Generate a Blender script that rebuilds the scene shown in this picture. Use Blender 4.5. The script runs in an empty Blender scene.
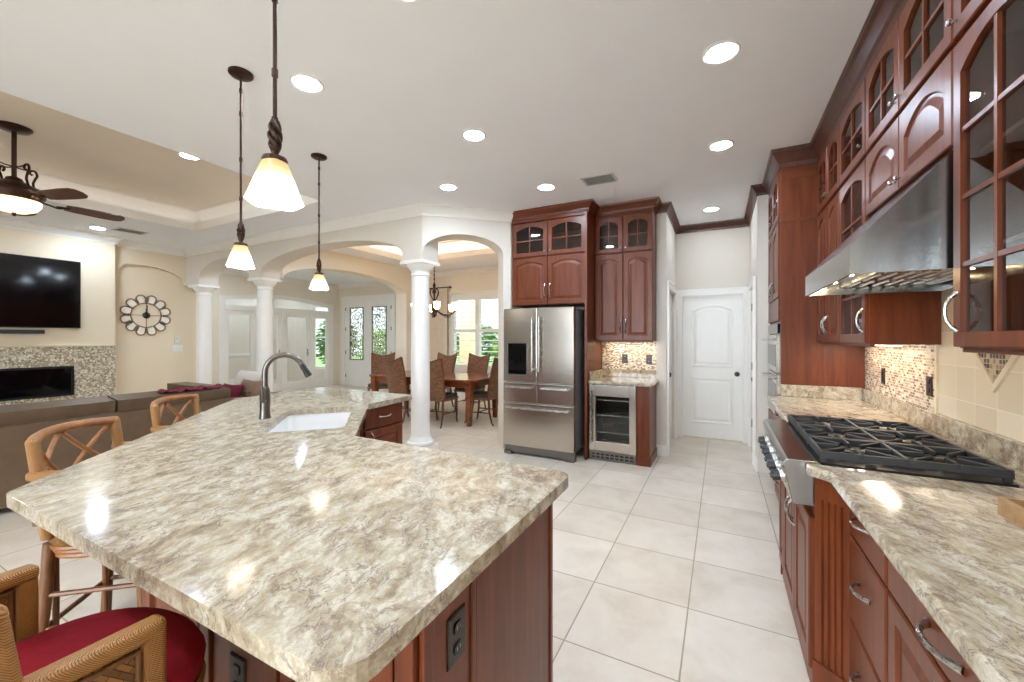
import bpy, bmesh, math, random
from mathutils import Vector, Matrix
from mathutils.geometry import tessellate_polygon

random.seed(7)
SC = bpy.context.scene
COL = SC.collection
PI = math.pi

# ------------------------------------------------------------------ camera
cd = bpy.data.cameras.new('camera')
cd.sensor_width = 36.0
cd.lens = 405.0 * 36.0 / 1024.0
cd.shift_y = -3.0 / 1024.0
cd.clip_start = 0.02
cam = bpy.data.objects.new('camera', cd)
COL.objects.link(cam)
cam.location = (0, 0, 1.43)
cam.rotation_euler = (PI / 2, 0, math.atan(209 / 405.0))
SC.camera = cam

# ------------------------------------------------------------------ world, exposure
W = bpy.data.worlds.new('daylight')
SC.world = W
W.use_nodes = True
wn = W.node_tree.nodes
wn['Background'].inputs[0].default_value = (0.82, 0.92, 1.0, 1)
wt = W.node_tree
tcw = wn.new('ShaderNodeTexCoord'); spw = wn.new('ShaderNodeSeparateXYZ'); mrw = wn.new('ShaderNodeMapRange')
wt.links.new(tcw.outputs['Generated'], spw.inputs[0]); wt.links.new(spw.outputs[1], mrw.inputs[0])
mrw.inputs[1].default_value, mrw.inputs[2].default_value = 0.1, -0.7      # plain sky ... sky behind the camera, brightened as added ceiling fill
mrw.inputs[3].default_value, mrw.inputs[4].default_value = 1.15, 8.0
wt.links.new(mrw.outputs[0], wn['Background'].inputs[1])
SC.view_settings.view_transform = 'Standard'
SC.view_settings.look = 'None'
SC.view_settings.gamma = 1.0
SC.view_settings.use_curve_mapping = False
SC.view_settings.exposure = 0.88
SC.cycles.use_denoising = True
SC.cycles.max_bounces = 10
SC.cycles.diffuse_bounces = 5
SC.cycles.glossy_bounces = 4
SC.cycles.transparent_max_bounces = 16
SC.cycles.sample_clamp_indirect = 6.0
SC.cycles.caustics_reflective = False
SC.cycles.caustics_refractive = False

# lamp strengths (radiance of the glowing lens / glass)
L_RECESS = 140.0
L_PEND = 4.0
L_COVE = 4.0
L_UNDER = 15.0

# ------------------------------------------------------------------ materials
def lin(c):
    out = []
    for v in c[:3]:
        v = v / 255.0
        out.append(v / 12.92 if v <= 0.04045 else ((v + 0.055) / 1.055) ** 2.4)
    return (out[0], out[1], out[2], 1.0)

class NT:
    def __init__(self, name):
        self.m = bpy.data.materials.new(name)
        self.m.use_nodes = True
        self.t = self.m.node_tree
        self.b = self.t.nodes['Principled BSDF']
    def n(self, typ, **kw):
        nd = self.t.nodes.new(typ)
        for k, v in kw.items():
            setattr(nd, k, v)
        return nd
    def l(self, a, b):
        self.t.links.new(a, b)
    def coord(self, scale=(1, 1, 1), rot=(0, 0, 0), kind='Object'):
        tc = self.n('ShaderNodeTexCoord')
        mp = self.n('ShaderNodeMapping')
        mp.inputs['Scale'].default_value = scale
        mp.inputs['Rotation'].default_value = rot
        self.l(tc.outputs[kind], mp.inputs['Vector'])
        return mp.outputs['Vector']
    def noise(self, vec, scale, detail=4, rough=0.55, dist=0.0):
        nd = self.n('ShaderNodeTexNoise')
        nd.inputs['Scale'].default_value = scale
        nd.inputs['Detail'].default_value = detail
        nd.inputs['Roughness'].default_value = rough
        nd.inputs['Distortion'].default_value = dist
        if vec is not None:
            self.l(vec, nd.inputs['Vector'])
        return nd
    def ramp(self, fac, stops, interp='LINEAR'):
        r = self.n('ShaderNodeValToRGB')
        r.color_ramp.interpolation = interp
        e = r.color_ramp.elements
        while len(e) < len(stops):
            e.new(0.5)
        for el, (p, c) in zip(e, stops):
            el.position = p
            el.color = c if len(c) == 4 else lin(c)
        self.l(fac, r.inputs[0])
        return r.outputs[0]
    def mix(self, fac, a, b, mode='MIX'):
        m = self.n('ShaderNodeMixRGB', blend_type=mode)
        for s, v in ((0, fac), (1, a), (2, b)):
            if hasattr(v, 'links'):
                self.l(v, m.inputs[s])
            else:
                m.inputs[s].default_value = v
        return m.outputs[0]
    def math(self, op, a, b=0.0):
        m = self.n('ShaderNodeMath', operation=op)
        for s, v in ((0, a), (1, b)):
            if hasattr(v, 'links'):
                self.l(v, m.inputs[s])
            else:
                m.inputs[s].default_value = v
        return m.outputs[0]
    def bump(self, h, strength=0.3, dist=0.01):
        b = self.n('ShaderNodeBump')
        b.inputs['Strength'].default_value = strength
        b.inputs['Distance'].default_value = dist
        self.l(h, b.inputs['Height'])
        self.l(b.outputs[0], self.b.inputs['Normal'])
    def set(self, rough=0.5, metal=0.0, spec=None, coat=None):
        self.b.inputs['Roughness'].default_value = rough
        self.b.inputs['Metallic'].default_value = metal
        if spec is not None:
            self.b.inputs['Specular IOR Level'].default_value = spec
        if coat is not None:
            self.b.inputs['Coat Weight'].default_value = coat
            self.b.inputs['Coat Roughness'].default_value = 0.12
        return self

def paint(name, c, rough=0.5, metal=0.0, var=0.06, scale=14.0, spec=None, bump=0.0):
    k = NT(name).set(rough, metal, spec)
    v = k.coord()
    nz = k.noise(v, scale, 3)
    a = tuple(max(0, x * (1 - var)) for x in lin(c)[:3]) + (1,)
    b = tuple(min(1, x * (1 + var)) for x in lin(c)[:3]) + (1,)
    k.l(k.ramp(nz.outputs[0], [(0.3, a), (0.7, b)]), k.b.inputs['Base Color'])
    if bump:
        n2 = k.noise(v, scale * 12, 2)
        k.bump(n2.outputs[0], bump, 0.004)
    return k.m

def wood(name, dark, light, rough=0.3, coat=0.0, grain=(14, 14, 1.1), spec=0.5):
    k = NT(name).set(rough, 0, spec, coat)
    v = k.coord(grain)
    nz = k.noise(v, 2.0, 6, 0.6, 0.6)
    k.l(k.ramp(nz.outputs[0], [(0.25, dark), (0.75, light)]), k.b.inputs['Base Color'])
    return k.m

def glow(name, c, strength, base=(240, 236, 225), ramp_z=None):
    k = NT(name).set(0.35)
    v = k.coord()
    nz = k.noise(v, 9.0, 2)
    k.l(k.ramp(nz.outputs[0], [(0.2, base), (0.8, base)]), k.b.inputs['Base Color'])
    k.b.inputs['Emission Color'].default_value = lin(c)
    k.b.inputs['Emission Strength'].default_value = strength
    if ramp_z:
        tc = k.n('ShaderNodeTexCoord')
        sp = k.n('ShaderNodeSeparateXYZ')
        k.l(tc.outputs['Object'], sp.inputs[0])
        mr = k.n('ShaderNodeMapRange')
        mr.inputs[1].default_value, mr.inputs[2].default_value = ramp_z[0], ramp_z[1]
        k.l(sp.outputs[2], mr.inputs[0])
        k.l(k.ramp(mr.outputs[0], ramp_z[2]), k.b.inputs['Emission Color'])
    return k.m

def glass(name, tint=(0.96, 0.97, 0.96, 1), ior=1.5, pattern=False, gloss=1.0):
    k = NT(name)
    k.t.nodes.remove(k.b)
    out = [n for n in k.t.nodes if n.type == 'OUTPUT_MATERIAL'][0]
    fr = k.n('ShaderNodeFresnel')
    fr.inputs[0].default_value = ior
    tr = k.n('ShaderNodeBsdfTransparent')
    tr.inputs[0].default_value = tint
    gl = k.n('ShaderNodeBsdfGlossy')
    gl.inputs['Roughness'].default_value = 0.02
    nz = k.noise(k.coord(), 3.0, 1)
    bp = k.n('ShaderNodeBump')
    bp.inputs['Strength'].default_value = 0.02
    k.l(nz.outputs[0], bp.inputs['Height'])
    k.l(bp.outputs[0], gl.inputs['Normal'])
    mx = k.n('ShaderNodeMixShader')
    ge = k.n('ShaderNodeNewGeometry')       # thin pane: only the entry face reflects
    k.l(k.math('MULTIPLY', fr.outputs[0], k.math('SUBTRACT', 1.0, ge.outputs['Backfacing'])), mx.inputs[0])
    k.l(tr.outputs[0], mx.inputs[1])
    k.l(gl.outputs[0], mx.inputs[2])
    last = mx.outputs[0]
    if pattern:                       # leaded came pattern, frosted pieces
        vo = k.n('ShaderNodeTexVoronoi', feature='DISTANCE_TO_EDGE')
        vo.inputs['Scale'].default_value = 9.0
        k.l(k.coord((1.6, 1, 1)), vo.inputs['Vector'])
        vc = k.n('ShaderNodeTexVoronoi')
        vc.inputs['Scale'].default_value = 9.0
        k.l(k.coord((1.6, 1, 1)), vc.inputs['Vector'])
        df = k.n('ShaderNodeBsdfTranslucent')
        k.l(k.ramp(vc.outputs['Distance'], [(0.1, (215, 205, 180)), (0.8, (235, 232, 220))]), df.inputs[0])
        m2 = k.n('ShaderNodeMixShader')
        m2.inputs[0].default_value = 0.2
        k.l(last, m2.inputs[1]); k.l(df.outputs[0], m2.inputs[2])
        ld = k.n('ShaderNodeBsdfDiffuse')
        ld.inputs[0].default_value = lin((90, 86, 78))
        m3 = k.n('ShaderNodeMixShader')
        st = k.math('LESS_THAN', vo.outputs['Distance'], 0.05)
        k.l(st, m3.inputs[0]); k.l(m2.outputs[0], m3.inputs[1]); k.l(ld.outputs[0], m3.inputs[2])
        last = m3.outputs[0]
    k.l(last, out.inputs['Surface'])
    return k.m

def granite(name):
    k = NT(name).set(0.10, 0, 0.55)
    v = k.coord((1.35, 1.35, 1.35), (0, 0, math.radians(-114)))
    sm = k.n('ShaderNodeMapping')
    sm.inputs['Scale'].default_value = (1.0, 1.8, 1.4)
    k.l(v, sm.inputs['Vector'])
    vs = sm.outputs['Vector']
    warp = k.noise(v, 5.0, 5, 0.62)
    add = k.n('ShaderNodeVectorMath', operation='MULTIPLY_ADD')
    k.l(warp.outputs['Color'], add.inputs[0])
    add.inputs[1].default_value = (0.22, 0.22, 0.22)
    k.l(vs, add.inputs[2])
    wv = add.outputs[0]
    big = k.noise(wv, 9.0, 9, 0.66)
    c1 = k.ramp(big.outputs[0], [(0.30, (116, 100, 82)), (0.41, (156, 139, 115)), (0.50, (180, 166, 141)), (0.60, (204, 193, 173)), (0.74, (172, 155, 128))])
    fine = k.noise(wv, 44.0, 6, 0.72)
    c2 = k.mix(k.ramp(fine.outputs[0], [(0.44, (0, 0, 0)), (0.60, (170, 170, 170))]), c1, lin((150, 134, 112)))
    wh = k.noise(wv, 15.0, 7, 0.68)
    c4 = k.mix(k.ramp(wh.outputs[0], [(0.54, (0, 0, 0)), (0.68, (170, 170, 170))]), c2, lin((224, 216, 203)))
    vein = k.noise(wv, 7.0, 8, 0.64, 0.8)
    d = k.math('ABSOLUTE', k.math('SUBTRACT', vein.outputs[0], 0.5))
    msk = k.noise(v, 6.0, 4)
    vf = k.math('MULTIPLY', k.ramp(d, [(0.0, (255, 255, 255)), (0.026, (0, 0, 0))]), k.ramp(msk.outputs[0], [(0.36, (0, 0, 0)), (0.52, (255, 255, 255))]))
    c5 = k.mix(k.math('MULTIPLY', vf, 0.8), c4, lin((108, 88, 86)))
    k.l(c5, k.b.inputs['Base Color'])
    return k.m

def floor_tile(name):
    k = NT(name)
    k.set(0.28, 0, 0.4)
    tc = k.n('ShaderNodeTexCoord')
    mp = k.n('ShaderNodeMapping')
    mp.inputs['Location'].default_value = (0.155, -1.816, 0)
    k.l(tc.outputs['Object'], mp.inputs['Vector'])
    br = k.n('ShaderNodeTexBrick')
    br.offset = 0.0
    br.inputs['Scale'].default_value = 1.0
    br.inputs['Brick Width'].default_value = 0.505
    br.inputs['Row Height'].default_value = 0.515
    br.inputs['Mortar Size'].default_value = 0.004
    br.inputs['Mortar Smooth'].default_value = 0.2
    br.inputs['Color1'].default_value = (0, 0, 0, 1)
    br.inputs['Color2'].default_value = (1, 1, 1, 1)
    k.l(mp.outputs[0], br.inputs['Vector'])
    v = k.coord()
    n1 = k.noise(v, 3.2, 6, 0.62, 0.4)
    c = k.ramp(n1.outputs[0], [(0.25, (208, 190, 168)), (0.5, (224, 209, 190)), (0.75, (233, 221, 205))])
    n2 = k.noise(v, 11, 6, 0.7, 1.2)
    c = k.mix(k.ramp(n2.outputs[0], [(0.56, (0, 0, 0)), (0.75, (150, 150, 150))]), c, lin((206, 188, 164)))
    c = k.mix(0.08, c, br.outputs['Color'])
    c = k.mix(br.outputs['Fac'], c, lin((166, 150, 128)))
    k.l(c, k.b.inputs['Base Color'])
    k.bump(k.math('SUBTRACT', 1.0, br.outputs['Fac']), 0.4, 0.002)
    return k.m

def mosaic(name, axes, bw, bh, cols, mortar, rough=0.25, offset=0.5, grout=0.09, off=(0, 0)):
    """small brick mosaic; axes picks which object coordinates run along / up"""
    k = NT(name).set(rough, 0, 0.5)
    tc = k.n('ShaderNodeTexCoord')
    sp = k.n('ShaderNodeSeparateXYZ')
    cb = k.n('ShaderNodeCombineXYZ')
    k.l(tc.outputs['Object'], sp.inputs[0])
    k.l(k.math('SUBTRACT', sp.outputs[axes[0]], off[0]), cb.inputs[0])
    k.l(k.math('SUBTRACT', sp.outputs[axes[1]], off[1]), cb.inputs[1])
    br = k.n('ShaderNodeTexBrick')
    br.offset = offset
    br.inputs['Scale'].default_value = 1.0
    br.inputs['Brick Width'].default_value = bw
    br.inputs['Row Height'].default_value = bh
    br.inputs['Mortar Size'].default_value = min(bw, bh) * grout
    br.inputs['Color1'].default_value = (0, 0, 0, 1)
    br.inputs['Color2'].default_value = (1, 1, 1, 1)
    br.inputs['Mortar'].default_value = (0.5, 0.5, 0.5, 1)
    k.l(cb.outputs[0], br.inputs['Vector'])
    n = len(cols)
    c = k.ramp(br.outputs['Color'], [(i / n, cc) for i, cc in enumerate(cols)], 'CONSTANT')
    k.l(k.mix(br.outputs['Fac'], c, lin(mortar)), k.b.inputs['Base Color'])
    k.bump(k.math('SUBTRACT', 1.0, br.outputs['Fac']), 0.3, 0.002)
    return k.m

def pebble(name):
    k = NT(name).set(0.3, 0, 0.5)
    v = k.coord((1, 1, 1))
    vo = k.n('ShaderNodeTexVoronoi'); vo.inputs['Scale'].default_value = 46
    ve = k.n('ShaderNodeTexVoronoi', feature='DISTANCE_TO_EDGE'); ve.inputs['Scale'].default_value = 46
    k.l(v, vo.inputs['Vector']); k.l(v, ve.inputs['Vector'])
    c = k.ramp(k.math('FRACT', k.math('MULTIPLY', vo.outputs['Color'], 3.0)),
               [(0.0, (168, 150, 122)), (0.3, (208, 196, 170)), (0.6, (138, 124, 102)), (0.75, (232, 224, 204))], 'CONSTANT')
    e = k.math('LESS_THAN', ve.outputs['Distance'], 0.06)
    k.l(k.mix(e, c, lin((176, 166, 142))), k.b.inputs['Base Color'])
    return k.m

def weave(name, a, b, scale=60.0, rot=0.785, rough=0.4):
    """woven cane: two crossed bands alternated by a checker"""
    k = NT(name).set(rough, 0, 0.45)
    tc = k.n('ShaderNodeTexCoord')
    sp = k.n('ShaderNodeSeparateXYZ'); k.l(tc.outputs['Object'], sp.inputs[0])
    cb = k.n('ShaderNodeCombineXYZ')
    k.l(k.math('ADD', sp.outputs[0], sp.outputs[1]), cb.inputs[0]); k.l(sp.outputs[2], cb.inputs[1])
    mp = k.n('ShaderNodeMapping'); mp.inputs['Rotation'].default_value = (0, 0, rot)
    mp.inputs['Scale'].default_value = (scale, scale, scale)
    k.l(cb.outputs[0], mp.inputs['Vector'])
    br = k.n('ShaderNodeTexBrick'); br.inputs['Scale'].default_value = 1.0
    br.inputs['Brick Width'].default_value = 3.0; br.inputs['Row Height'].default_value = 1.0
    br.inputs['Mortar Size'].default_value = 0.10; br.inputs['Mortar Smooth'].default_value = 0.6
    br.inputs['Color1'].default_value = lin(a); br.inputs['Color2'].default_value = lin(b)
    br.inputs['Mortar'].default_value = tuple(x * 0.35 for x in lin(a)[:3]) + (1,)
    k.l(mp.outputs[0], br.inputs['Vector'])
    k.l(br.outputs['Color'], k.b.inputs['Base Color'])
    k.bump(k.math('SUBTRACT', 1.0, br.outputs['Fac']), 0.8, 0.004)
    return k.m

def cane(name, a, b, freq=70.0, rough=0.35):
    """cane wrapped round a pole: fine bands"""
    k = NT(name).set(rough, 0, 0.5)
    wv = k.n('ShaderNodeTexWave'); wv.bands_direction = 'DIAGONAL'
    wv.inputs['Scale'].default_value = freq; wv.inputs['Distortion'].default_value = 1.0
    k.l(k.coord(), wv.inputs['Vector'])
    nz = k.noise(k.coord(), 30, 3)
    f = k.math('ADD', k.math('MULTIPLY', wv.outputs['Fac'], 0.7), k.math('MULTIPLY', nz.outputs[0], 0.3))
    k.l(k.ramp(f, [(0.1, a), (0.55, b)]), k.b.inputs['Base Color'])
    k.bump(wv.outputs['Fac'], 0.5, 0.002)
    return k.m

def steel(name, c=(178, 176, 172), rough=0.24, stretch=(2, 2, 90)):
    k = NT(name).set(rough, 1.0)
    nz = k.noise(k.coord(stretch), 3.0, 3)
    k.l(k.ramp(nz.outputs[0], [(0.3, tuple(x * 0.93 for x in lin(c)[:3]) + (1,)), (0.7, lin(c))]), k.b.inputs['Base Color'])
    r = k.n('ShaderNodeMapRange'); r.inputs[3].default_value = rough * 0.8; r.inputs[4].default_value = rough * 1.2
    k.l(nz.outputs[0], r.inputs[0]); k.l(r.outputs[0], k.b.inputs['Roughness'])
    return k.m

def leafy(name, a, b):
    k = NT(name).set(0.5)
    nz = k.noise(k.coord(), 7.0, 4)
    k.l(k.ramp(nz.outputs[0], [(0.3, a), (0.7, b)]), k.b.inputs['Base Color'])
    return k.m

M = {}
M['wall'] = paint('wall_paint', (219, 210, 197), 0.7, var=0.015, scale=2)
M['wall_cream'] = paint('cream_wall_paint', (234, 217, 190), 0.7, var=0.015, scale=2)
M['wall_taupe'] = paint('taupe_wall_paint', (138, 124, 108), 0.7, var=0.02, scale=2)
M['wall_pale'] = paint('pale_foyer_paint', (233, 222, 204), 0.7, var=0.015, scale=2)
M['ceiling'] = paint('ceiling_paint', (245, 246, 249), 0.8, var=0.012, scale=2, bump=0.05)
M['tray'] = paint('tan_tray_paint', (230, 217, 199), 0.8, var=0.015, scale=2)
M['white'] = paint('white_trim_paint', (241, 237, 230), 0.35, var=0.01)
M['door_white'] = paint('white_door_paint', (243, 239, 233), 0.3, var=0.01)
M['cherry'] = wood('cherry_cabinet', (84, 36, 15), (122, 60, 29), 0.35, 0.0, spec=0.38)
M['cherry_h'] = wood('cherry_cabinet_side_grain', (84, 36, 15), (120, 59, 29), 0.35, 0.0, grain=(1.1, 14, 14), spec=0.38)
M['cherry_in'] = wood('cabinet_interior', (120, 74, 50), (150, 98, 68), 0.45)
M['darkcrown'] = wood('dark_crown_wood', (66, 34, 22), (96, 52, 36), 0.38)
M['granite'] = granite('polished_granite')
M['floor'] = floor_tile('travertine_floor_tile')
M['steel'] = steel('brushed_stainless', (214, 208, 199), 0.22)
M['steel_mid'] = steel('range_stainless', (168, 168, 166), 0.2)
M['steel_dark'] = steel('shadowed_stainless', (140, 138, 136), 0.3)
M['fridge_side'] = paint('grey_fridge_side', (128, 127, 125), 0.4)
M['chrome'] = steel('satin_nickel', (186, 184, 180), 0.27, (20, 20, 20))
M['black'] = paint('black_enamel', (22, 21, 22), 0.35)
M['iron'] = paint('cast_iron', (46, 45, 46), 0.5, scale=60, bump=0.1)
M['black_glass'] = paint('black_glass', (7, 7, 8), 0.05, var=0.02)
M['screen'] = paint('dark_screen', (6, 5, 6), 0.08, var=0.02)
M['bronze'] = paint('oil_rubbed_bronze', (62, 42, 32), 0.38, 0.75, var=0.2, scale=40)
M['faucet'] = paint('dark_bronze_faucet', (112, 106, 100), 0.28, 0.9, var=0.08)
M['brown_plate'] = paint('brown_plastic', (48, 34, 28), 0.35)
M['white_plastic'] = paint('white_plastic', (238, 236, 230), 0.35, var=0.01)
M['sink'] = paint('white_enamel', (246, 245, 242), 0.12, var=0.01)
M['glass'] = glass('clear_glass')
M['cab_glass'] = glass('cabinet_glass', (0.80, 0.84, 0.83, 1), 1.75)
M['leaded'] = glass('leaded_glass', (0.95, 0.96, 0.94, 1), 1.5, True)
M['mosaic_r'] = mosaic('glass_mosaic', (1, 2), 0.034, 0.0165, [(178, 158, 138), (208, 194, 178), (150, 126, 106), (192, 176, 156), (222, 212, 200), (136, 112, 94)], (230, 222, 208))
M['mosaic_b'] = mosaic('small_mosaic', (0, 2), 0.022, 0.013, [(196, 172, 140), (226, 214, 192), (140, 112, 86), (206, 190, 160), (232, 224, 208), (116, 90, 68)], (204, 192, 168))
M['beige_tile'] = mosaic('tumbled_beige_tile', (1, 2), 0.168, 0.165, [(222, 206, 178), (230, 216, 192), (217, 200, 172), (226, 212, 186)], (238, 229, 212), 0.4, 0.0, 0.014, (.087, .14))
M['inlay'] = mosaic('brown_inlay', (1, 2), 0.022, 0.022, [(92, 70, 54), (150, 124, 98), (62, 50, 42), (190, 168, 138)], (196, 178, 150), offset=0.0)
M['stone_trim'] = paint('travertine_pencil', (220, 204, 174), 0.4, var=0.08)
M['pebble'] = pebble('pebble_mosaic')
M['rattan'] = wood('rattan_pole', (124, 78, 44), (176, 122, 76), 0.38, grain=(9, 9, 9))
M['rattan_dk'] = wood('rattan_leg', (92, 56, 32), (140, 92, 54), 0.4, grain=(12, 12, 3))
M['cane'] = cane('wrapped_cane', (92, 54, 22), (170, 118, 58), 150.0)
M['weave'] = weave('woven_cane_panel', (98, 62, 26), (164, 116, 56), 95.0)
M['weave_dk'] = weave('woven_rattan_back', (104, 66, 42), (150, 102, 68), 60, 0.0)
M['red'] = paint('red_seat_fabric', (138, 22, 34), 0.8, var=0.12, scale=60, spec=0.2)
M['table'] = wood('dining_wood', (98, 46, 22), (150, 80, 42), 0.18, 0.2, grain=(1.5, 12, 12))
M['chair_wood'] = wood('dining_chair_wood', (74, 38, 22), (112, 62, 38), 0.35)
M['seat_dark'] = paint('dark_seat_fabric', (70, 66, 58), 0.8)
M['leather'] = paint('brown_leather', (98, 77, 58), 0.42, var=0.14, scale=9, bump=0.06)
M['magenta'] = paint('magenta_throw', (112, 22, 44), 0.85, var=0.15, scale=30)
M['silver'] = paint('silver_satin', (196, 188, 178), 0.35, var=0.1)
M['brownfab'] = paint('brown_satin', (112, 84, 62), 0.45, var=0.12)
M['curtain'] = paint('beige_curtain', (236, 224, 206), 0.8, var=0.06, scale=20)
M['shutter'] = paint('white_shutter', (240, 240, 236), 0.4, var=0.01)
M['recess'] = glow('recessed_lens', (217, 235, 255), L_RECESS)
M['recess_dim'] = glow('dim_recessed_lens', (222, 237, 255), L_RECESS * 0.5)
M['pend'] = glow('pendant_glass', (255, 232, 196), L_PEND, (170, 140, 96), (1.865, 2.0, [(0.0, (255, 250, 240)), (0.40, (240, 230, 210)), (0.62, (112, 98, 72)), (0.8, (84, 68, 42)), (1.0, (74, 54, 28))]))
M['fanbowl'] = glow('fan_bowl_glass', (255, 206, 148), 2.6, (230, 190, 140))
M['chand'] = glow('chandelier_glass', (255, 218, 160), 9.0, (230, 190, 130))
M['cove'] = glow('cove_strip', (255, 236, 212), L_COVE)
M['cove_dim'] = glow('dim_cove_strip', (255, 240, 222), L_COVE * 0.2)
M['under'] = glow('under_cabinet_lens', (255, 236, 208), L_UNDER)
M['hoodlamp'] = glow('hood_lens', (255, 226, 180), 60.0)
M['traywood'] = wood('tray_wood', (150, 112, 76), (184, 146, 106), 0.4, grain=(2, 14, 14))
M['grass'] = leafy('lawn_grass', (70, 104, 44), (120, 150, 70))
M['leaf'] = leafy('shrub_leaf', (64, 110, 40), (150, 186, 84))
M['leaf_dk'] = leafy('dark_shrub_leaf', (44, 84, 34), (104, 146, 70))
M['bark'] = paint('bark', (92, 74, 56), 0.8, var=0.2)
M['patio'] = paint('patio_concrete', (196, 190, 180), 0.7)
M['porch'] = paint('porch_stucco', (226, 206, 164), 0.7)
M['vent'] = paint('vent_metal', (214, 212, 208), 0.4)
M['vent_dk'] = paint('vent_shadow_gap', (118, 116, 113), 0.7)
M['clockwood'] = wood('clock_frame_wood', (120, 88, 58), (166, 128, 90), 0.5)
M['clockiron'] = paint('clock_iron', (58, 50, 42), 0.45, 0.3)
M['clockface'] = paint('clock_petal', (244, 239, 226), 0.6)

# ------------------------------------------------------------------ mesh helpers
class MB:
    def __init__(self, mx=None):
        self.v, self.f, self.mx = [], [], mx or Matrix()
    def p(self, co):
        self.v.append(self.mx @ Vector(co))
        return len(self.v) - 1
    def box(self, x0, x1, y0, y1, z0, z1):
        i = [self.p(c) for c in ((x0, y0, z0), (x1, y0, z0), (x1, y1, z0), (x0, y1, z0), (x0, y0, z1), (x1, y0, z1), (x1, y1, z1), (x0, y1, z1))]
        for q in ((0, 3, 2, 1), (4, 5, 6, 7), (0, 1, 5, 4), (1, 2, 6, 5), (2, 3, 7, 6), (3, 0, 4, 7)):
            self.f.append([i[k] for k in q])
        return self
    def loops(self, ls, cap0=True, cap1=True, close=True):
        """skin a list of equal-length loops"""
        idx = [[self.p(c) for c in l] for l in ls]
        n = len(ls[0])
        rng = range(n) if close else range(n - 1)
        for a, b in zip(idx, idx[1:]):
            for k in rng:
                self.f.append([a[k], a[(k + 1) % n], b[(k + 1) % n], b[k]])
        if cap0:
            self.f.append(idx[0][::-1])
        if cap1:
            self.f.append(idx[-1])
        return self
    def prism(self, poly, z0, z1):
        return self.loops([[(x, y, z0) for x, y in poly], [(x, y, z1) for x, y in poly]])
    def prism_holes(self, outer, holes, z0, z1):
        rings = [outer] + holes
        flat = [p for r in rings for p in r]
        tris = tessellate_polygon([[Vector((x, y, 0)) for x, y in r] for r in rings])
        lo = [self.p((x, y, z0)) for x, y in flat]
        hi = [self.p((x, y, z1)) for x, y in flat]
        for t in tris:
            self.f.append([hi[k] for k in t])
            self.f.append([lo[k] for k in reversed(t)])
        s = 0
        for r in rings:
            n = len(r)
            for k in range(n):
                a, b = s + k, s + (k + 1) % n
                self.f.append([lo[a], lo[b], hi[b], hi[a]])
            s += n
        return self
    def tube(self, path, r, n=8, closed=False, caps=True):
        pts = [Vector(p) for p in path]
        m = len(pts)
        rs = r if isinstance(r, (list, tuple)) else [r] * m
        tans = []
        for i in range(m):
            a = pts[(i - 1) % m] if (closed or i > 0) else pts[i]
            b = pts[(i + 1) % m] if (closed or i < m - 1) else pts[i]
            tans.append((b - a).normalized())
        up = Vector((0, 0, 1)) if abs(tans[0].z) < 0.9 else Vector((1, 0, 0))
        s = tans[0].cross(up).normalized()
        ls = []
        for i in range(m):
            t = tans[i]
            s = (s - t * s.dot(t))
            s = s.normalized() if s.length > 1e-6 else t.orthogonal().normalized()
            q = t.cross(s)
            ls.append([pts[i] + (s * math.cos(2 * PI * k / n) + q * math.sin(2 * PI * k / n)) * rs[i] for k in range(n)])
        if closed:
            ls.append(ls[0])
            self.loops(ls, False, False)
        else:
            self.loops(ls, caps, caps)
        return self
    @staticmethod
    def smooth(pts, k=4):
        P = [Vector(p) for p in pts]; out = []
        for i in range(len(P) - 1):
            p0, p1, p2, p3 = P[max(i - 1, 0)], P[i], P[i + 1], P[min(i + 2, len(P) - 1)]
            for j in range(k):
                t = j / k
                out.append(.5 * (2 * p1 + (p2 - p0) * t + (2 * p0 - 5 * p1 + 4 * p2 - p3) * t * t + (3 * p1 - p0 - 3 * p2 + p3) * t ** 3))
        out.append(P[-1])
        return out
    def bar(self, a, b, w, h):
        """rectangular bar from a to b, w across, h high"""
        a, b = Vector(a), Vector(b)
        t = (b - a).normalized()
        up = Vector((0, 0, 1)) if abs(t.z) < 0.95 else Vector((0, 1, 0))
        s = t.cross(up).normalized() * w / 2
        q = s.cross(t).normalized() * h / 2
        self.loops([[p - s - q, p + s - q, p + s + q, p - s + q] for p in (a, b)])
        return self
    def lathe(self, prof, n=24, c=(0, 0, 0), ring=False):
        ls = [[(c[0] + r * math.cos(2 * PI * k / n), c[1] + r * math.sin(2 * PI * k / n), c[2] + z) for k in range(n)] for r, z in prof]
        if ring:
            ls.append(ls[0])
            return self.loops(ls, False, False)
        return self.loops(ls, True, True)
    def disc(self, c, r, z0, z1, n=24):
        return self.lathe([(r, z0), (r, z1)], n, c)
    def sphere(self, c, r, n=12, sz=1.0):
        prof = [(max(r * math.sin(PI * k / n), 1e-4), -r * sz * math.cos(PI * k / n)) for k in range(n + 1)]
        return self.lathe(prof, n * 2, c)
    def build(self, name, mat, parent=None, smooth=False, bevel=0.0, seg=2, local=False, recalc=True):
        me = bpy.data.meshes.new(name)
        o = bpy.data.objects.new(name, me)
        inv = Matrix()
        if parent is not None and not local:
            r = parent
            while r.parent:
                r = r.parent
            inv = r.matrix_basis.inverted()
        me.from_pydata([inv @ v for v in self.v], [], self.f)
        bm = bmesh.new(); bm.from_mesh(me)
        bmesh.ops.remove_doubles(bm, verts=bm.verts, dist=1e-6)
        if recalc:
            bmesh.ops.recalc_face_normals(bm, faces=bm.faces)
        bm.to_mesh(me); bm.free()
        me.materials.append(mat)
        COL.objects.link(o)
        if parent is not None:
            o.parent = parent
        if smooth:
            me.polygons.foreach_set('use_smooth', [True] * len(me.polygons))
            md = o.modifiers.new('edges', 'EDGE_SPLIT'); md.split_angle = math.radians(42)
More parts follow.
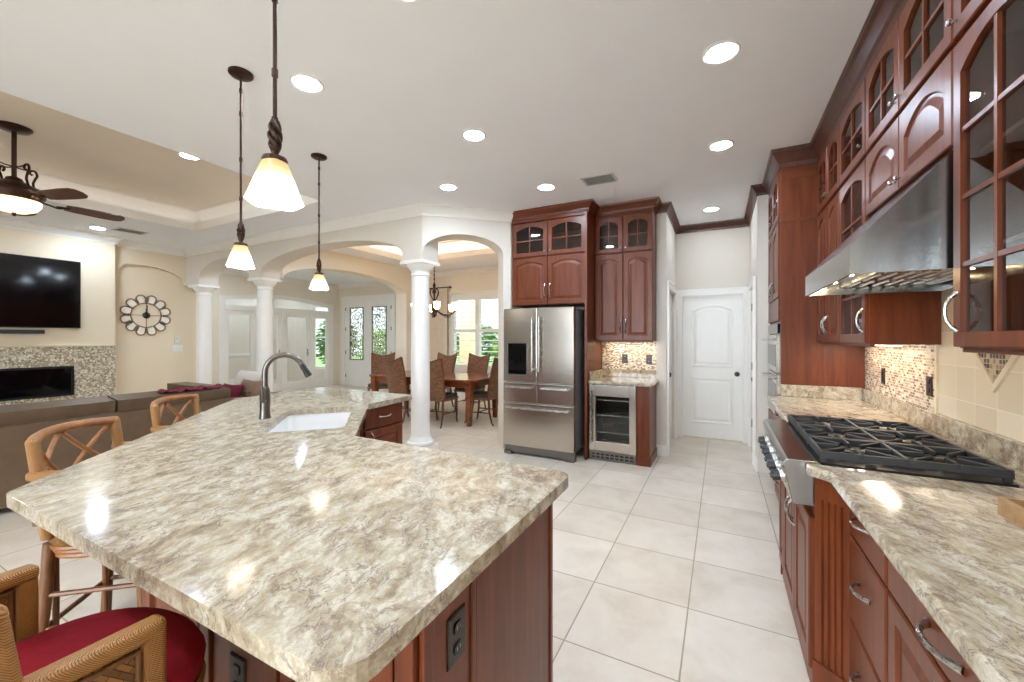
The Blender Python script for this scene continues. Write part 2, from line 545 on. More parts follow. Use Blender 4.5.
        if bevel:
            b = o.modifiers.new('bevel', 'BEVEL'); b.width = bevel; b.segments = seg; b.limit_method = 'ANGLE'; b.angle_limit = math.radians(35)
        return o

def tag(o, label, cat, group=None, kind=None):
    o['label'] = label; o['category'] = cat
    if group: o['group'] = group
    if kind: o['kind'] = kind
    return o

def thing(name, loc, label, cat, group=None, rz=0.0):
    o = bpy.data.objects.new(name, None)
    o.empty_display_size = 0.1
    o.location = loc; o.rotation_euler = (0, 0, rz)
    # matrix_basis is derived from loc/rot, valid immediately
    COL.objects.link(o)
    return tag(o, label, cat, group)

def struct(o, label=None, cat=None):
    o['kind'] = 'structure'
    if label: o['label'] = label
    if cat: o['category'] = cat
    return o

def copy_tree(o, parent=None):
    c = o.copy(); COL.objects.link(c)
    if parent is not None:
        c.parent = parent
    for ch in list(o.children):
        copy_tree(ch, c)
    return c

def place(src, loc, rz, label):
    c = copy_tree(src)
    c.location = loc; c.rotation_euler = (0, 0, rz); c['label'] = label
    return c

def FM(o, u, n):
    """local frame: x along u, y outwards along n, z up"""
    u, n = Vector(u).normalized(), Vector(n).normalized()
    m = Matrix(((u.x, n.x, 0, o[0]), (u.y, n.y, 0, o[1]), (u.z, n.z, 1, o[2]), (0, 0, 0, 1)))
    return m

def arch_loop(u0, u1, v0, vs, va, n=10):
    pts = [(u0, v0), (u1, v0), (u1, vs)]
    for i in range(1, n):
        s = i / n
        pts.append((u1 + (u0 - u1) * s, vs + (va - vs) * (1 - (2 * s - 1) ** 2)))
    pts.append((u0, vs))
    return pts

def bow(mb, mx, u, v, L, vertical=True, proj=0.03, r=0.0055):
    path = []
    for k in range(9):
        s = -1 + k / 4
        y = proj * (1 - abs(s) ** 2.6)
        a = s * L / 2
        p = (u, y, v + a) if vertical else (u + a, y, v)
        path.append(mx @ Vector(p))
    keep = mb.mx; mb.mx = Matrix()
    rr = [r * 1.5] + [r * 1.1] + [r] * 5 + [r * 1.1] + [r * 1.5]
    mb.tube(path, rr, 8)
    mb.mx = keep
    return mb

def knob(mx, parent, u, v):
    mb = MB(mx @ Matrix.Translation((u, 0, v)) @ Matrix.Rotation(-PI / 2, 4, 'X'))
    mb.lathe([(0.004, 0.0), (0.004, 0.012), (0.011, 0.016), (0.012, 0.024), (0.006, 0.028)], 12)
    return mb.build('knob', M['chrome'], parent, True)

def door(parent, mx, u0, v0, w, h, style='raised', rise=0.03, st=0.055, t=0.02, name='door', mat=None, handle=None, grid=(2, 2), glassmat=None):
    """cabinet door in frame mx; style raised | glass | slab"""
    mat = mat or M['cherry']
    D = mx @ Matrix.Translation((u0, 0, v0))
    mb = MB(D)
    if style == 'slab':
        mb.loops([[(0, 0, 0), (w, 0, 0), (w, 0, h), (0, 0, h)], [(0, t - .004, 0), (w, t - .004, 0), (w, t - .004, h), (0, t - .004, h)],
                  [(.006, t, .006), (w - .006, t, .006), (w - .006, t, h - .006), (.006, t, h - .006)]])
    else:
        va = h - st
        vs = va - rise
        inn = arch_loop(st, w - st, st, vs, va)
        out = [(0, 0), (w, 0), (w, h)] + [(a, h) for a, _ in inn[3:-1]] + [(0, h)]
        y3 = lambda l, y: [(a, y, b) for a, b in l]
        def sh(l, d):   # shrink outer slightly for an eased edge
            return [(min(max(a, d), w - d), min(max(b, d), h - d)) for a, b in l]
        back = 0.0 if style == 'raised' else 0.002
        seq = [y3(out, 0), y3(out, t - .004), y3(sh(out, .005), t)]
        if style == 'raised':
            def il(d):
                return arch_loop(st + d, w - st - d, st + d, vs - d, va - d)
            seq += [y3(inn, t), y3(il(.006), t - .010), y3(il(.016), t - .010), y3(il(.042), t - .002)]
            mb.loops(seq)
        else:
            seq += [y3(inn, t), y3(inn, 0.0)]
            mb.loops(seq, False, False)
            n = len(out)
            a = [mb.p((x, 0.0, z)) for x, z in out]; b = [mb.p((x, 0.0, z)) for x, z in inn]
            for k in range(n):
                mb.f.append([a[k], a[(k + 1) % n], b[(k + 1) % n], b[k]])
            nx, nz = grid
            for i in range(1, nx):
                x = st + (w - 2 * st) * i / nx
                mb.box(x - .008, x + .008, 0.006, t - .003, st - .004, va + .004 if nx % 2 == 0 and i * 2 == nx else vs + rise * .9)
            for j in range(1, nz):
                z = st + (vs + rise * .5 - st) * j / nz
                mb.box(st - .004, w - st + .004, 0.006, t - .004, z - .008, z + .008)
    o = mb.build(name, mat, parent)
    if style == 'glass':
        g = MB(D)
        gi = arch_loop(st - .006, w - st + .006, st - .006, vs, va + .006)
        g.loops([[(a, .004, b) for a, b in gi], [(a, .008, b) for a, b in gi]])
        g.build('glass_pane', glassmat or M['cab_glass'], o)
    if handle:
        kind, hu, hv = handle[:3]
        H = D @ Matrix.Translation((0, t, 0))
        if kind == 'knob':
            knob(H, o, hu, hv)
        else:
            hb = MB(); bow(hb, H, hu, hv, handle[3], kind == 'v', *(handle[4:5]))
            hb.build('handle', M['chrome'], o, True)
    return o

def carcass(parent, x0, x1, y0, y1, z0, z1, open_face, name='body', th=.018, mat=None, shelves=(), smat=None):
    """open box; open_face '-x' or '-y'"""
    mb = MB()
    a, b = z0 + th, z1 - th
    if open_face == '-x':
        outer = [(y0, z0), (y1, z0), (y1, z1), (y0, z1)]; inner = [(y0 + th, a), (y1 - th, a), (y1 - th, b), (y0 + th, b)]
        P3 = lambda p, d: (d, p[0], p[1])
        f0, f1, fb = x0, x1 - th, x1
    else:
        outer = [(x0, z0), (x1, z0), (x1, z1), (x0, z1)]; inner = [(x0 + th, a), (x1 - th, a), (x1 - th, b), (x0 + th, b)]
        P3 = lambda p, d: (p[0], d, p[1])
        f0, f1, fb = y0, y1 - th, y1
    # one closed box shell: back, outside, front edge, inside, inner back
    mb.loops([[P3(p, fb) for p in outer], [P3(p, f0) for p in outer], [P3(p, f0) for p in inner], [P3(p, f1) for p in inner]])
    o = mb.build(name, mat or M['cherry'], parent)
    if shelves:
        s = MB()
        for z in shelves:
            if open_face == '-x':
                s.box(x0 + .04, x1 - th, y0 + th, y1 - th, z, z + .015)
            else:
                s.box(x0 + th, x1 - th, y0 + .04, y1 - th, z, z + .015)
        s.build('shelf', smat or M['cherry_in'], parent)
    return o

CROWN_W = [(0, 0), (0, -.115), (.012, -.115), (.016, -.095), (.045, -.06), (.07, -.022), (.088, -.014), (.088, 0)]
CROWN_D = [(0, 0), (0, -.15), (.012, -.15), (.016, -.11), (.03, -.095), (.06, -.045), (.075, -.03), (.08, 0)]
CROWN_C = [(o * .8, z * .70) for o, z in CROWN_D]
def sweep(path, prof, z, side, mb=None):
    """profile (offset, dz) swept along an XY polyline; side=+1 offsets to the left of travel"""
    mb = mb or MB()
    P = [Vector((p[0], p[1])) for p in path]
    n = len(P)
    ls = []
    for i in range(n):
        d0 = (P[i] - P[i - 1]).normalized() if i > 0 else None
        d1 = (P[i + 1] - P[i]).normalized() if i < n - 1 else None
        d0 = d0 or d1; d1 = d1 or d0
        n0 = Vector((-d0.y, d0.x)) * side; n1 = Vector((-d1.y, d1.x)) * side
        mt = (n0 + n1)
        mt = mt / max(mt.dot(n0), 1e-3)
        ls.append([(P[i].x + mt.x * o, P[i].y + mt.y * o, z + dz) for o, dz in prof])
    mb.loops(ls)
    return mb

# ================================================================== SETTING
def ell_arc(u0, u1, zs, za, n=20):
    c, a = (u0 + u1) / 2, (u1 - u0) / 2
    return [(c - a * math.cos(PI * k / n), zs + (za - zs) * math.sin(PI * k / n)) for k in range(n + 1)]

def wall_outline(name, mx, outline, th, mat):
    """outline in (u,z), extruded th along +y of frame mx"""
    mb = MB(mx)
    mb.loops([[(u, 0, z) for u, z in outline], [(u, th, z) for u, z in outline]])
    return struct(mb.build(name, mat))

CEIL = 3.05
struct(MB().box(-11.2, 1.3, -4.1, 9.0, -.06, 0).build('floor', M['floor']))

# ceiling slab with the two tray openings
cb = MB()
LX0, LX1, LY0, LY1 = -7.1, -4.2, -1.6, 3.27
DX0, DX1, DY0, DY1 = -5.96, -3.4, 5.0, 6.75
xs = [-10.6, LX0, DX0, LX1, DX1, 1.3]
cb.prism_holes([(-10.6, -4.1), (1.3, -4.1), (1.3, 8.8), (-10.6, 8.8)],
               [[(LX0, LY0), (LX0, LY1), (LX1, LY1), (LX1, LY0)], [(DX0, DY0), (DX0, DY1), (DX1, DY1), (DX1, DY0)]], CEIL, CEIL + .09)
ceil = struct(cb.build('ceiling', M['ceiling']))

def tray(x0, x1, y0, y1, h, topmat, name, covemat, g=.14):
    mb = MB()
    X0, X1, Y0, Y1 = x0 - g, x1 + g, y0 - g, y1 + g
    z0, z1 = CEIL + .09, CEIL + h
    mb.box(X0 - .05, X0, Y0 - .05, Y1 + .05, z0, z1); mb.box(X1, X1 + .05, Y0 - .05, Y1 + .05, z0, z1)
    mb.box(X0, X1, Y0 - .05, Y0, z0, z1); mb.box(X0, X1, Y1, Y1 + .05, z0, z1)
    struct(mb.build(name + '_side', M['ceiling']))
    struct(MB().box(X0 - .05, X1 + .05, Y0 - .05, Y1 + .05, z1, z1 + .05).build(name, topmat))
    cr = sweep([(X0, Y0), (X1, Y0), (X1, Y1), (X0, Y1), (X0, Y0)], [(0, 0), (0, -.13), (.02, -.13), (.05, -.09), (.10, -.05), (.13, -.03), (.13, 0)], z1, 1)
    struct(cr.build('trim_' + name, M['white']))
    lp = MB()
    e = .035
    for (a, b, c, d) in ((x0, x0 + e, y0, y1), (x1 - e, x1, y0, y1), (x0 + e, x1 - e, y0, y0 + e), (x0 + e, x1 - e, y1 - e, y1)):
        if a > x0 + .1 and b - a < .1: continue        # the kitchen side has no upstand
        lp.box(a, b, c, d, CEIL + .0005, CEIL + .115)
    struct(lp.build('trim_' + name + '_lip', M['white']))
    st = MB()
    q = g * .5
    for a, b in (((x0 - q, y0), (x0 - q, y1)), ((x1 + q, y0), (x1 + q, y1)), ((x0, y1 + q), (x1, y1 + q)), ((x0, y0 - q), (x1, y0 - q))):
        st.tube([(a[0], a[1], z0 + .022), (b[0], b[1], z0 + .022)], .012, 6)
    return st.build('cove_light', covemat)
tag(tray(LX0, LX1, LY0, LY1, .33, M['tray'], 'ceiling_tray', M['cove_dim']), 'warm rope light hidden in the ledge of the living room tray ceiling', 'cove light')
tag(tray(DX0, DX1, DY0, DY1, .36, M['ceiling'], 'ceiling_recess', M['cove']), 'warm rope light hidden in the ledge of the dining room tray ceiling', 'cove light')

# right side: kitchen wall, hall walls
WX = 1.035
struct(MB().box(WX, WX + .12, -4.1, 6.6, 0, CEIL).build('wall_right', M['wall']))
hr = MB()
hr.box(.345, .46, 5.04, 5.38, 0, CEIL); hr.box(.345, .46, 6.16, 6.36, 0, CEIL); hr.box(.345, .46, 5.38, 6.16, 2.06, CEIL); hr.box(.46, WX, 5.04, 5.1, 0, CEIL)
struct(hr.build('wall_hall_right', M['wall']))
he = MB()
he.box(-.70, -.50, 6.36, 6.5, 0, CEIL); he.box(.27, WX, 6.36, 6.5, 0, CEIL); he.box(-.50, .27, 6.36, 6.5, 2.06, CEIL)
struct(he.build('wall_hall_end', M['wall']))
hl = MB()
hl.box(-.70, -.587, 5.20, 5.32, 0, CEIL); hl.box(-.70, -.587, 6.16, 6.36, 0, CEIL); hl.box(-.70, -.587, 5.32, 6.16, 2.06, CEIL)
struct(hl.build('wall_hall_left', M['wall']))
struct(MB().box(-2.43, -.70, 5.30, 5.42, 0, CEIL).build('wall_niche', M['wall']))
struct(MB().box(-2.55, -2.425, 4.66, 8.05, 0, CEIL).build('wall_dining_right', M['wall_pale']))

# angled arch wall and the long arcade
ax, ay = -3.26, 3.91
bx_, by_ = -2.425, 4.655
LB = math.hypot(bx_ - ax, by_ - ay)
ub = Vector(((bx_ - ax) / LB, (by_ - ay) / LB, 0)); nb = Vector((-ub.y, ub.x, 0))
outB = [(0.0, 2.50)] + ell_arc(.015, LB - .095, 2.50, 2.735) + [(LB - .095, 0), (LB, 0), (LB, CEIL), (0, CEIL)]
wall_outline('wall_arch_angled', FM((ax, ay, 0), ub, nb), outB, .30, M['wall'])
outA = [(-8.9, 2.40), (-8.39, 2.40)] + ell_arc(-8.39, -6.85, 2.50, 2.80) + [(-6.85, 2.40), (-6.53, 2.40)] + ell_arc(-6.53, -3.58, 2.50, 2.78) + [(-3.58, 2.40), (ax, 2.40), (ax, CEIL), (-8.9, CEIL)]
wall_outline('wall_arcade', FM((0, ay, 0), (1, 0, 0), (0, 1, 0)), outA, .32, M['wall'])
outC = [(4.23, 2.40)] + ell_arc(4.23, 7.2, 2.42, 2.74) + [(7.2, 0), (8.65, 0), (8.65, CEIL), (4.23, CEIL)]
wall_outline('wall_foyer_divider', FM((-6.76, 0, 0), (0, 1, 0), (1, 0, 0)), outC, .30, M['wall_pale'])

# living room left walls
struct(MB().box(-9.05, -8.9, -4.1, 4.23, 0, CEIL).build('wall_left', M['wall_cream']))
fb = MB().box(-8.9, -8.66, -2.2, 2.86, 0, CEIL)
struct(fb.build('wall_fireplace', M['wall_cream']))
outN = [(2.86, 2.50)] + ell_arc(2.60, 3.90, 2.42, 2.68)[8:] + [(3.91, 2.42), (3.91, CEIL), (2.86, CEIL)]
wall_outline('wall_left_header', FM((-8.9, 0, 0), (0, 1, 0), (1, 0, 0)), outN, .07, M['wall_cream'])
struct(MB().box(-8.66, -8.635, -2.2, 2.86, 0, 1.30).build('wall_fireplace_tile', M['pebble']))
struct(MB().box(-8.66, -8.62, -2.2, 2.87, 1.30, 1.325).build('trim_fireplace', M['stone_trim'], bevel=.004))
# foyer and front walls
fw = MB()
FY0, FY1, FZ = 5.33, 8.28, 2.60
fw.box(-10.52, -10.4, 4.1, FY0, 0, CEIL); fw.box(-10.52, -10.4, FY1, 8.7, 0, CEIL); fw.box(-10.52, -10.4, FY0, FY1, FZ, CEIL)
aw = [(FY0 - .001 + (FY1 - FY0 + .002) * k / 20, 2.36 + .13 * math.sin(PI * k / 20)) for k in range(21)]
fw.loops([[(x, y, z) for y, z in aw] + [(x, FY1 + .001, FZ + .001), (x, FY0 - .001, FZ + .001)] for x in (-10.52, -10.4)])
struct(fw.build('wall_foyer', M['wall_pale']))
# the room seen through the glazed foyer doors
st_ = MB()
st_.box(-13.8, -13.68, 3.6, 8.72, 0, CEIL); st_.box(-13.68, -10.52, 3.6, 3.72, 0, CEIL)
st_.box(-13.68, -11.62, 8.6, 8.72, 0, CEIL); st_.box(-10.78, -10.52, 8.6, 8.72, 0, CEIL); st_.box(-11.62, -10.78, 8.6, 8.72, 0, .45); st_.box(-11.62, -10.78, 8.6, 8.72, 2.45, CEIL)
struct(st_.build('wall_study', M['wall']))
struct(MB().box(-13.8, -10.6, 3.6, 8.72, CEIL, CEIL + .1).build('ceiling_study', M['ceiling']))
struct(MB().box(-13.8, -11.2, 3.6, 8.72, -.06, 0).build('floor_study', M['floor']))
rl_ = MB(); rl_.box(-13.68, -13.655, 3.72, 8.6, .86, .94); rl_.box(-13.68, -13.66, 3.72, 8.6, 0, .14)
struct(rl_.build('trim_study_rail', M['white']))
wf_ = MB()
for q in ((-11.62, -11.56, .45, 2.45), (-10.84, -10.78, .45, 2.45), (-11.56, -10.84, .45, .52), (-11.56, -10.84, 2.38, 2.45), (-11.56, -10.84, 1.42, 1.48)):
    wf_.box(q[0], q[1], 8.62, 8.67, q[2], q[3])
struct(wf_.build('window_3', M['white']))
struct(MB().box(-10.4, -9.05, 4.08, 4.2, 0, CEIL).build('wall_foyer_return', M['wall_pale']))
ff = MB()
ff.box(-10.4, -10.16, 8.6, 8.72, 0, CEIL); ff.box(-8.22, -6.76, 8.6, 8.72, 0, CEIL); ff.box(-10.16, -8.22, 8.6, 8.72, 2.58, CEIL)
struct(ff.build('wall_front', M['wall_pale']))
WX0, WX1, WZ0, WZ1 = -5.74, -3.61, .72, 2.40
dw = MB()
dw.box(-6.46, WX0, 8.0, 8.12, 0, CEIL); dw.box(WX1, -2.43, 8.0, 8.12, 0, CEIL); dw.box(WX0, WX1, 8.0, 8.12, 0, WZ0); dw.box(WX0, WX1, 8.0, 8.12, WZ1, CEIL)
struct(dw.build('wall_dining', M['wall_pale']))
# unseen wall behind the viewer; opening shaped for fill light, dark paint for reflections
bw = MB()
bw.box(-9.05, -3.6, -4.1, -3.98, 0, CEIL); bw.box(-.3, 1.15, -4.1, -3.98, 0, CEIL); bw.box(-3.6, -.3, -4.1, -3.98, 2.6, CEIL)
struct(bw.build('wall_back', M['wall_taupe']))

# crown mouldings
struct(sweep([(-8.9 + .24, -2.2), (-8.66, 2.86), (-8.83, 2.86), (-8.83, ay), (ax, ay), (bx_, by_), (bx_, 4.70)], CROWN_W, CEIL, -1).build('trim_white_crown', M['white']))
struct(sweep([(-6.46, 8.0), (-2.55, 8.0)], CROWN_W, CEIL, -1).build('trim_dining_crown', M['white']))
struct(sweep([(-10.4, 4.2), (-10.4, 8.6), (-6.76, 8.6), (-6.76, 4.23)], CROWN_W, CEIL, -1).build('trim_foyer_crown', M['white']))
struct(sweep([(-.705, 5.20), (-.587, 5.20), (-.587, 6.36), (.345, 6.36), (.345, 5.04), (.46, 5.04)], CROWN_C, CEIL, -1).build('trim_dark_crown', M['darkcrown']))
# baseboards
def skirting(name, path, side):
    struct(sweep(path, [(0, 0), (0, .13), (.008, .13), (.016, .115), (.016, 0)], 0, side).build(name, M['white']))
skirting('baseboard_hall', [(-.70, 5.20), (-.587, 5.20), (-.587, 5.25)], -1)
skirting('baseboard_left', [(-8.9, 2.86), (-8.9, 4.0)], -1)
skirting('baseboard_hall_right', [(.345, 5.31), (.345, 5.04)], -1)
skirting('baseboard_dining', [(-6.46, 8.0), (-2.55, 8.0)], -1)

# columns
def column(x, y, label):
    t = thing('column', (x, y, 0), label, 'column', 'white arcade columns')
    b = MB(); b.box(x - .17, x + .17, y - .17, y + .17, 0, .07)
    b.lathe([(.168, .07), (.176, .085), (.176, .105), (.165, .12), (.145, .13), (.14, .145), (.128, .16), (.12, .19)], 40, (x, y, 0))
    b.build('column_base', M['white'], t, True)
    MB().lathe([(.119, .18), (.119, .9), (.116, 1.5), (.112, 2.0), (.109, 2.24)], 40, (x, y, 0)).build('shaft', M['white'], t, True)
    c = MB(); c.lathe([(.109, 2.215), (.122, 2.22), (.122, 2.235), (.112, 2.245), (.112, 2.275), (.125, 2.285), (.15, 2.32), (.168, 2.345), (.172, 2.36)], 40, (x, y, 0))
    c.box(x - .178, x + .178, y - .178, y + .178, 2.36, 2.402)
    c.build('capital', M['white'], t, True)
    return t
column(-3.42, 4.07, 'white round column at the corner of the angled arch, nearest the refrigerator')
column(-6.69, 4.07, 'white round column between the two arches, behind the kitchen faucet')
column(-8.55, 4.07, 'white column against the living room wall beside the clock')

# ------------------------------------------------------------------ hall doors
def casing(mb, mx, w, h, cw=.08, t=.022):
    k = mb.mx; mb.mx = mx
    mb.box(-cw, 0, 0, t, 0, h + cw); mb.box(w, w + cw, 0, t, 0, h + cw); mb.box(0, w, 0, t, h, h + cw)
    mb.box(-cw - .006, -cw + .014, t, t + .008, 0, h + cw); mb.box(w + cw - .014, w + cw + .006, t, t + .008, 0, h + cw); mb.box(-cw, w + cw, t, t + .008, h + cw - .014, h + cw + .006)
    mb.mx = k
def panel_door(name, mx, w, h, depth=.04, hinge_right=True, hinges=True):
    """two panel arch-top interior door in frame mx, face towards +y of the frame"""
    mb = MB(mx)
    mb.box(0, w, -depth, 0, .012, h)
    o = struct(mb.build(name, M['door_white'], bevel=.002))
    for nm, z0, z1, rise in (('lower_panel', .22, .86, 0.0), ('upper_panel', 1.02, h - .13, .07)):
        va = z1; vs = z1 - rise
        L = lambda d: arch_loop(.12 + d, w - .12 - d, z0 + d, vs - d, va - d, 12)
        p = MB(mx)
        p.loops([[(a, y, b) for a, b in L(d)] for d, y in ((-.006, 0), (0, .008), (.014, .008), (.028, .001), (.04, .001), (.066, .009))])
        p.build(nm, M['door_white'], o)
    return o
mx = FM((-.497, 6.40, 0), (1, 0, 0), (0, -1, 0))
d1 = panel_door('door_1', mx, .764, 2.03)
tag(d1, 'white two-panel arch-top door at the end of the hall', 'door')
kb = MB(FM((-.497 + .695, 6.40, .93), (1, 0, 0), (0, -1, 0)) @ Matrix.Rotation(-PI / 2, 4, 'X'))
kb.lathe([(.034, 0), (.034, .006), (.014, .012), (.012, .03), (.026, .042), (.03, .056), (.024, .07), (.005, .074)], 20)
kb.build('door_knob', M['black'], d1, True)['label'] = 'black door knob'
c = MB(); casing(c, FM((-.50, 6.36, 0), (1, 0, 0), (0, -1, 0)), .77, 2.04)
c.box(-.50, .27, 6.36, 6.41, 2.032, 2.06); c.box(-.505, -.498, 6.36, 6.41, 0, 2.04); c.box(.268, .275, 6.36, 6.41, 0, 2.04)
struct(c.build('trim_1', M['door_white']))
struct(MB().box(-.50, .27, 6.385, 6.45, 0, .011).build('trim_2', M['stone_trim']))
# left hall door
d2 = panel_door('door_2', FM((-.622, 5.325, 0), (0, 1, 0), (1, 0, 0)), .83, 2.03)
tag(d2, 'white closed door in the left side of the hall', 'door')
kb = MB(Matrix.Translation((-.622, 5.40, .97)) @ Matrix.Rotation(PI / 2, 4, 'Y'))
kb.lathe([(.034, 0), (.034, .006), (.014, .012), (.012, .03), (.026, .042), (.03, .056), (.024, .07), (.005, .074)], 20)
kb.build('door_knob', M['black'], d2, True)
c = MB(); casing(c, FM((-.587, 5.32, 0), (0, 1, 0), (1, 0, 0)), .84, 2.05)
struct(c.build('trim_3', M['door_white']))
# right hall door with black hinges
d3 = panel_door('door_3', FM((.385, 5.385, 0), (0, 1, 0), (-1, 0, 0)), .77, 2.03)
tag(d3, 'white door in the right side of the hall with black hinges', 'door')
for z in (.32, 1.06, 1.83):
    h = MB().box(.355, .386, 6.128, 6.158, z - .05, z + .05)
    h.build('hinge', M['black'], d3)
kb = MB(Matrix.Translation((.385, 5.455, .95)) @ Matrix.Rotation(-PI / 2, 4, 'Y'))
kb.lathe([(.034, 0), (.034, .006), (.014, .012), (.012, .03), (.026, .042), (.03, .056), (.024, .07), (.005, .074)], 20)
kb.build('door_knob', M['black'], d3, True)
c = MB(); casing(c, FM((.345, 5.38, 0), (0, 1, 0), (-1, 0, 0)), .78, 2.05)
struct(c.build('trim_4', M['door_white']))

# ------------------------------------------------------------------ dining window with shutters
def dining_window():
    o = MB()
    o.box(WX0 - .09, WX0, 7.975, 8.0, WZ0 - .09, WZ1 + .09); o.box(WX1, WX1 + .09, 7.975, 8.0, WZ0 - .09, WZ1 + .09)
    o.box(WX0, WX1, 7.975, 8.0, WZ1, WZ1 + .09); o.box(WX0, WX1, 7.975, 8.0, WZ0 - .09, WZ0)
    o.box(WX0 - .12, WX1 + .12, 7.95, 8.0, WZ1 + .09, WZ1 + .12)
    for a, w_ in ((WX0, .05), (WX1 - .05, .05), (-5.08, .10), (-4.37, .10)):
        o.box(a, a + w_, 8.02, 8.1, WZ0, WZ1)
    o.box(WX0, WX1, 8.0, 8.1, WZ0, WZ0 + .05); o.box(WX0, WX1, 8.0, 8.1, WZ1 - .05, WZ1)
    w = struct(o.build('window_1', M['white']))
    tag(w, 'dining room window with white plantation shutters', 'window')
    MB().box(WX0, WX1, 8.085, 8.09, WZ0, WZ1).build('glass_pane', M['glass'], w)
    n = 3
    bayw = (WX1 - WX0) / n
    for i in range(n):
        x0 = WX0 + i * bayw + .004; x1 = x0 + bayw - .008
        f = MB()
        f.box(x0, x0 + .05, 7.985, 8.015, WZ0, WZ1); f.box(x1 - .05, x1, 7.985, 8.015, WZ0, WZ1)
        zm = 1.60
        for z0, z1 in ((WZ0, WZ0 + .08), (zm - .04, zm + .04), (WZ1 - .08, WZ1)):
            f.box(x0 + .05, x1 - .05, 7.985, 8.015, z0, z1)
        s = f.build('shutter_panel', M['shutter'], w)
        l = MB()
        for za, zb in ((WZ0 + .08, zm - .04), (zm + .04, WZ1 - .08)):
            k = int((zb - za) / .112)
            for j in range(k):
                z = za + (j + .5) * (zb - za) / k
                l.mx = Matrix.Translation(((x0 + x1) / 2, 8.0, z)) @ Matrix.Rotation(math.radians(6), 4, 'X')
                l.box(-(x1 - x0) / 2 + .05, (x1 - x0) / 2 - .05, -.044, .044, -.005, .005)
        l.build('louvre', M['shutter'], s)
dining_window()

# curtain left of the window
def curtain():
    mb = MB()
    a, b = [], []
    x0, x1, n = -6.32, -5.80, 72
    pts = []
    for k in range(n + 1):
        s = k / n
        pts.append((x0 + (x1 - x0) * s, 7.86 + .05 * math.sin(s * 2 * PI * 7) + .01 * math.sin(s * 31)))
    bk = [(x, y + .006) for x, y in reversed(pts)]
    mb.prism(pts + bk, .02, 2.62)
    t = thing('curtain', (-6.06, 7.86, .02), 'beige floor-length curtain hanging left of the shuttered dining window', 'curtain')
    mb.build('curtain_panel', M['curtain'], t, True)
    r = MB(); r.tube([(-6.42, 7.88, 2.64), (-5.74, 7.88, 2.64)], .013, 10)
    r.sphere((-6.43, 7.88, 2.64), .028, 8); r.sphere((-5.73, 7.88, 2.64), .028, 8)
    r.box(-6.40, -6.38, 7.88, 8.0, 2.63, 2.65); r.box(-5.78, -5.76, 7.88, 8.0, 2.63, 2.65)
    r.build('curtain_rod', M['bronze'], t, True)
curtain()

# ------------------------------------------------------------------ front double door with leaded glass
def front_door():
    x0, x1, zt = -10.16, -8.22, 2.58
    f = MB()
    f.box(x0 - .1, x0, 8.57, 8.6, 0, zt + .1); f.box(x1, x1 + .1, 8.57, 8.6, 0, zt + .1); f.box(x0, x1, 8.57, 8.6, zt, zt + .1)
    f.box(x0, x0 + .06, 8.6, 8.7, 0, zt); f.box(x1 - .06, x1, 8.6, 8.7, 0, zt); f.box(x0 + .06, x1 - .06, 8.6, 8.7, zt - .06, zt)
    struct(f.build('trim_5', M['door_white']))
    mid = (x0 + x1) / 2
    out = []
    for k, (a, b) in enumerate(((x0 + .062, mid - .003), (mid + .003, x1 - .062))):
        mb = MB()
        y0, y1 = 8.60, 8.645
        s = .17
        mb.box(a, a + s, y0, y1, .01, zt - .065); mb.box(b - s, b, y0, y1, .01, zt - .065)
        mb.box(a + s, b - s, y0, y1, .01, .78); mb.box(a + s, b - s, y0, y1, zt - .24, zt - .065)
        o = struct(mb.build('door_4' if k == 0 else 'door_5', M['door_white'], bevel=.003))
        tag(o, 'left leaf of the leaded-glass front double door' if k == 0 else 'right leaf of the leaded-glass front double door', 'door')
        MB().box(a + s, b - s, 8.615, 8.625, .78, zt - .24).build('leaded_glass', M['leaded'], o)
        r = MB()
        r.mx = FM((a + s, 8.60, .78), (1, 0, 0), (0, -1, 0))
        ww, hh = b - a - 2 * s, zt - .24 - .78
        for q in ((0, .02, 0, hh), (ww - .02, ww, 0, hh), (0, ww, 0, .02), (0, ww, hh - .02, hh)):
            r.box(q[0], q[1], -.004, .012, q[2], q[3])
        r.build('glass_stop', M['black'], o)
        pz = MB(FM((a + s, 8.60, .14), (1, 0, 0), (0, -1, 0)))
        pz.loops([[(u, y, v) for u, v in ((d, d), (ww - d, d), (ww - d, .52 - d), (d, .52 - d))] for d, y in ((0, 0), (.01, .008), (.04, .008), (.06, .001))])
        pz.build('lower_panel', M['door_white'], o)
        for z in (.3, 1.0, 1.7, 2.3):
            e = a - .012 if k == 0 else b + .002
            MB().box(e, e + .012, 8.585, 8.60, z - .05, z + .05).build('hinge', M['black'], o)
front_door()

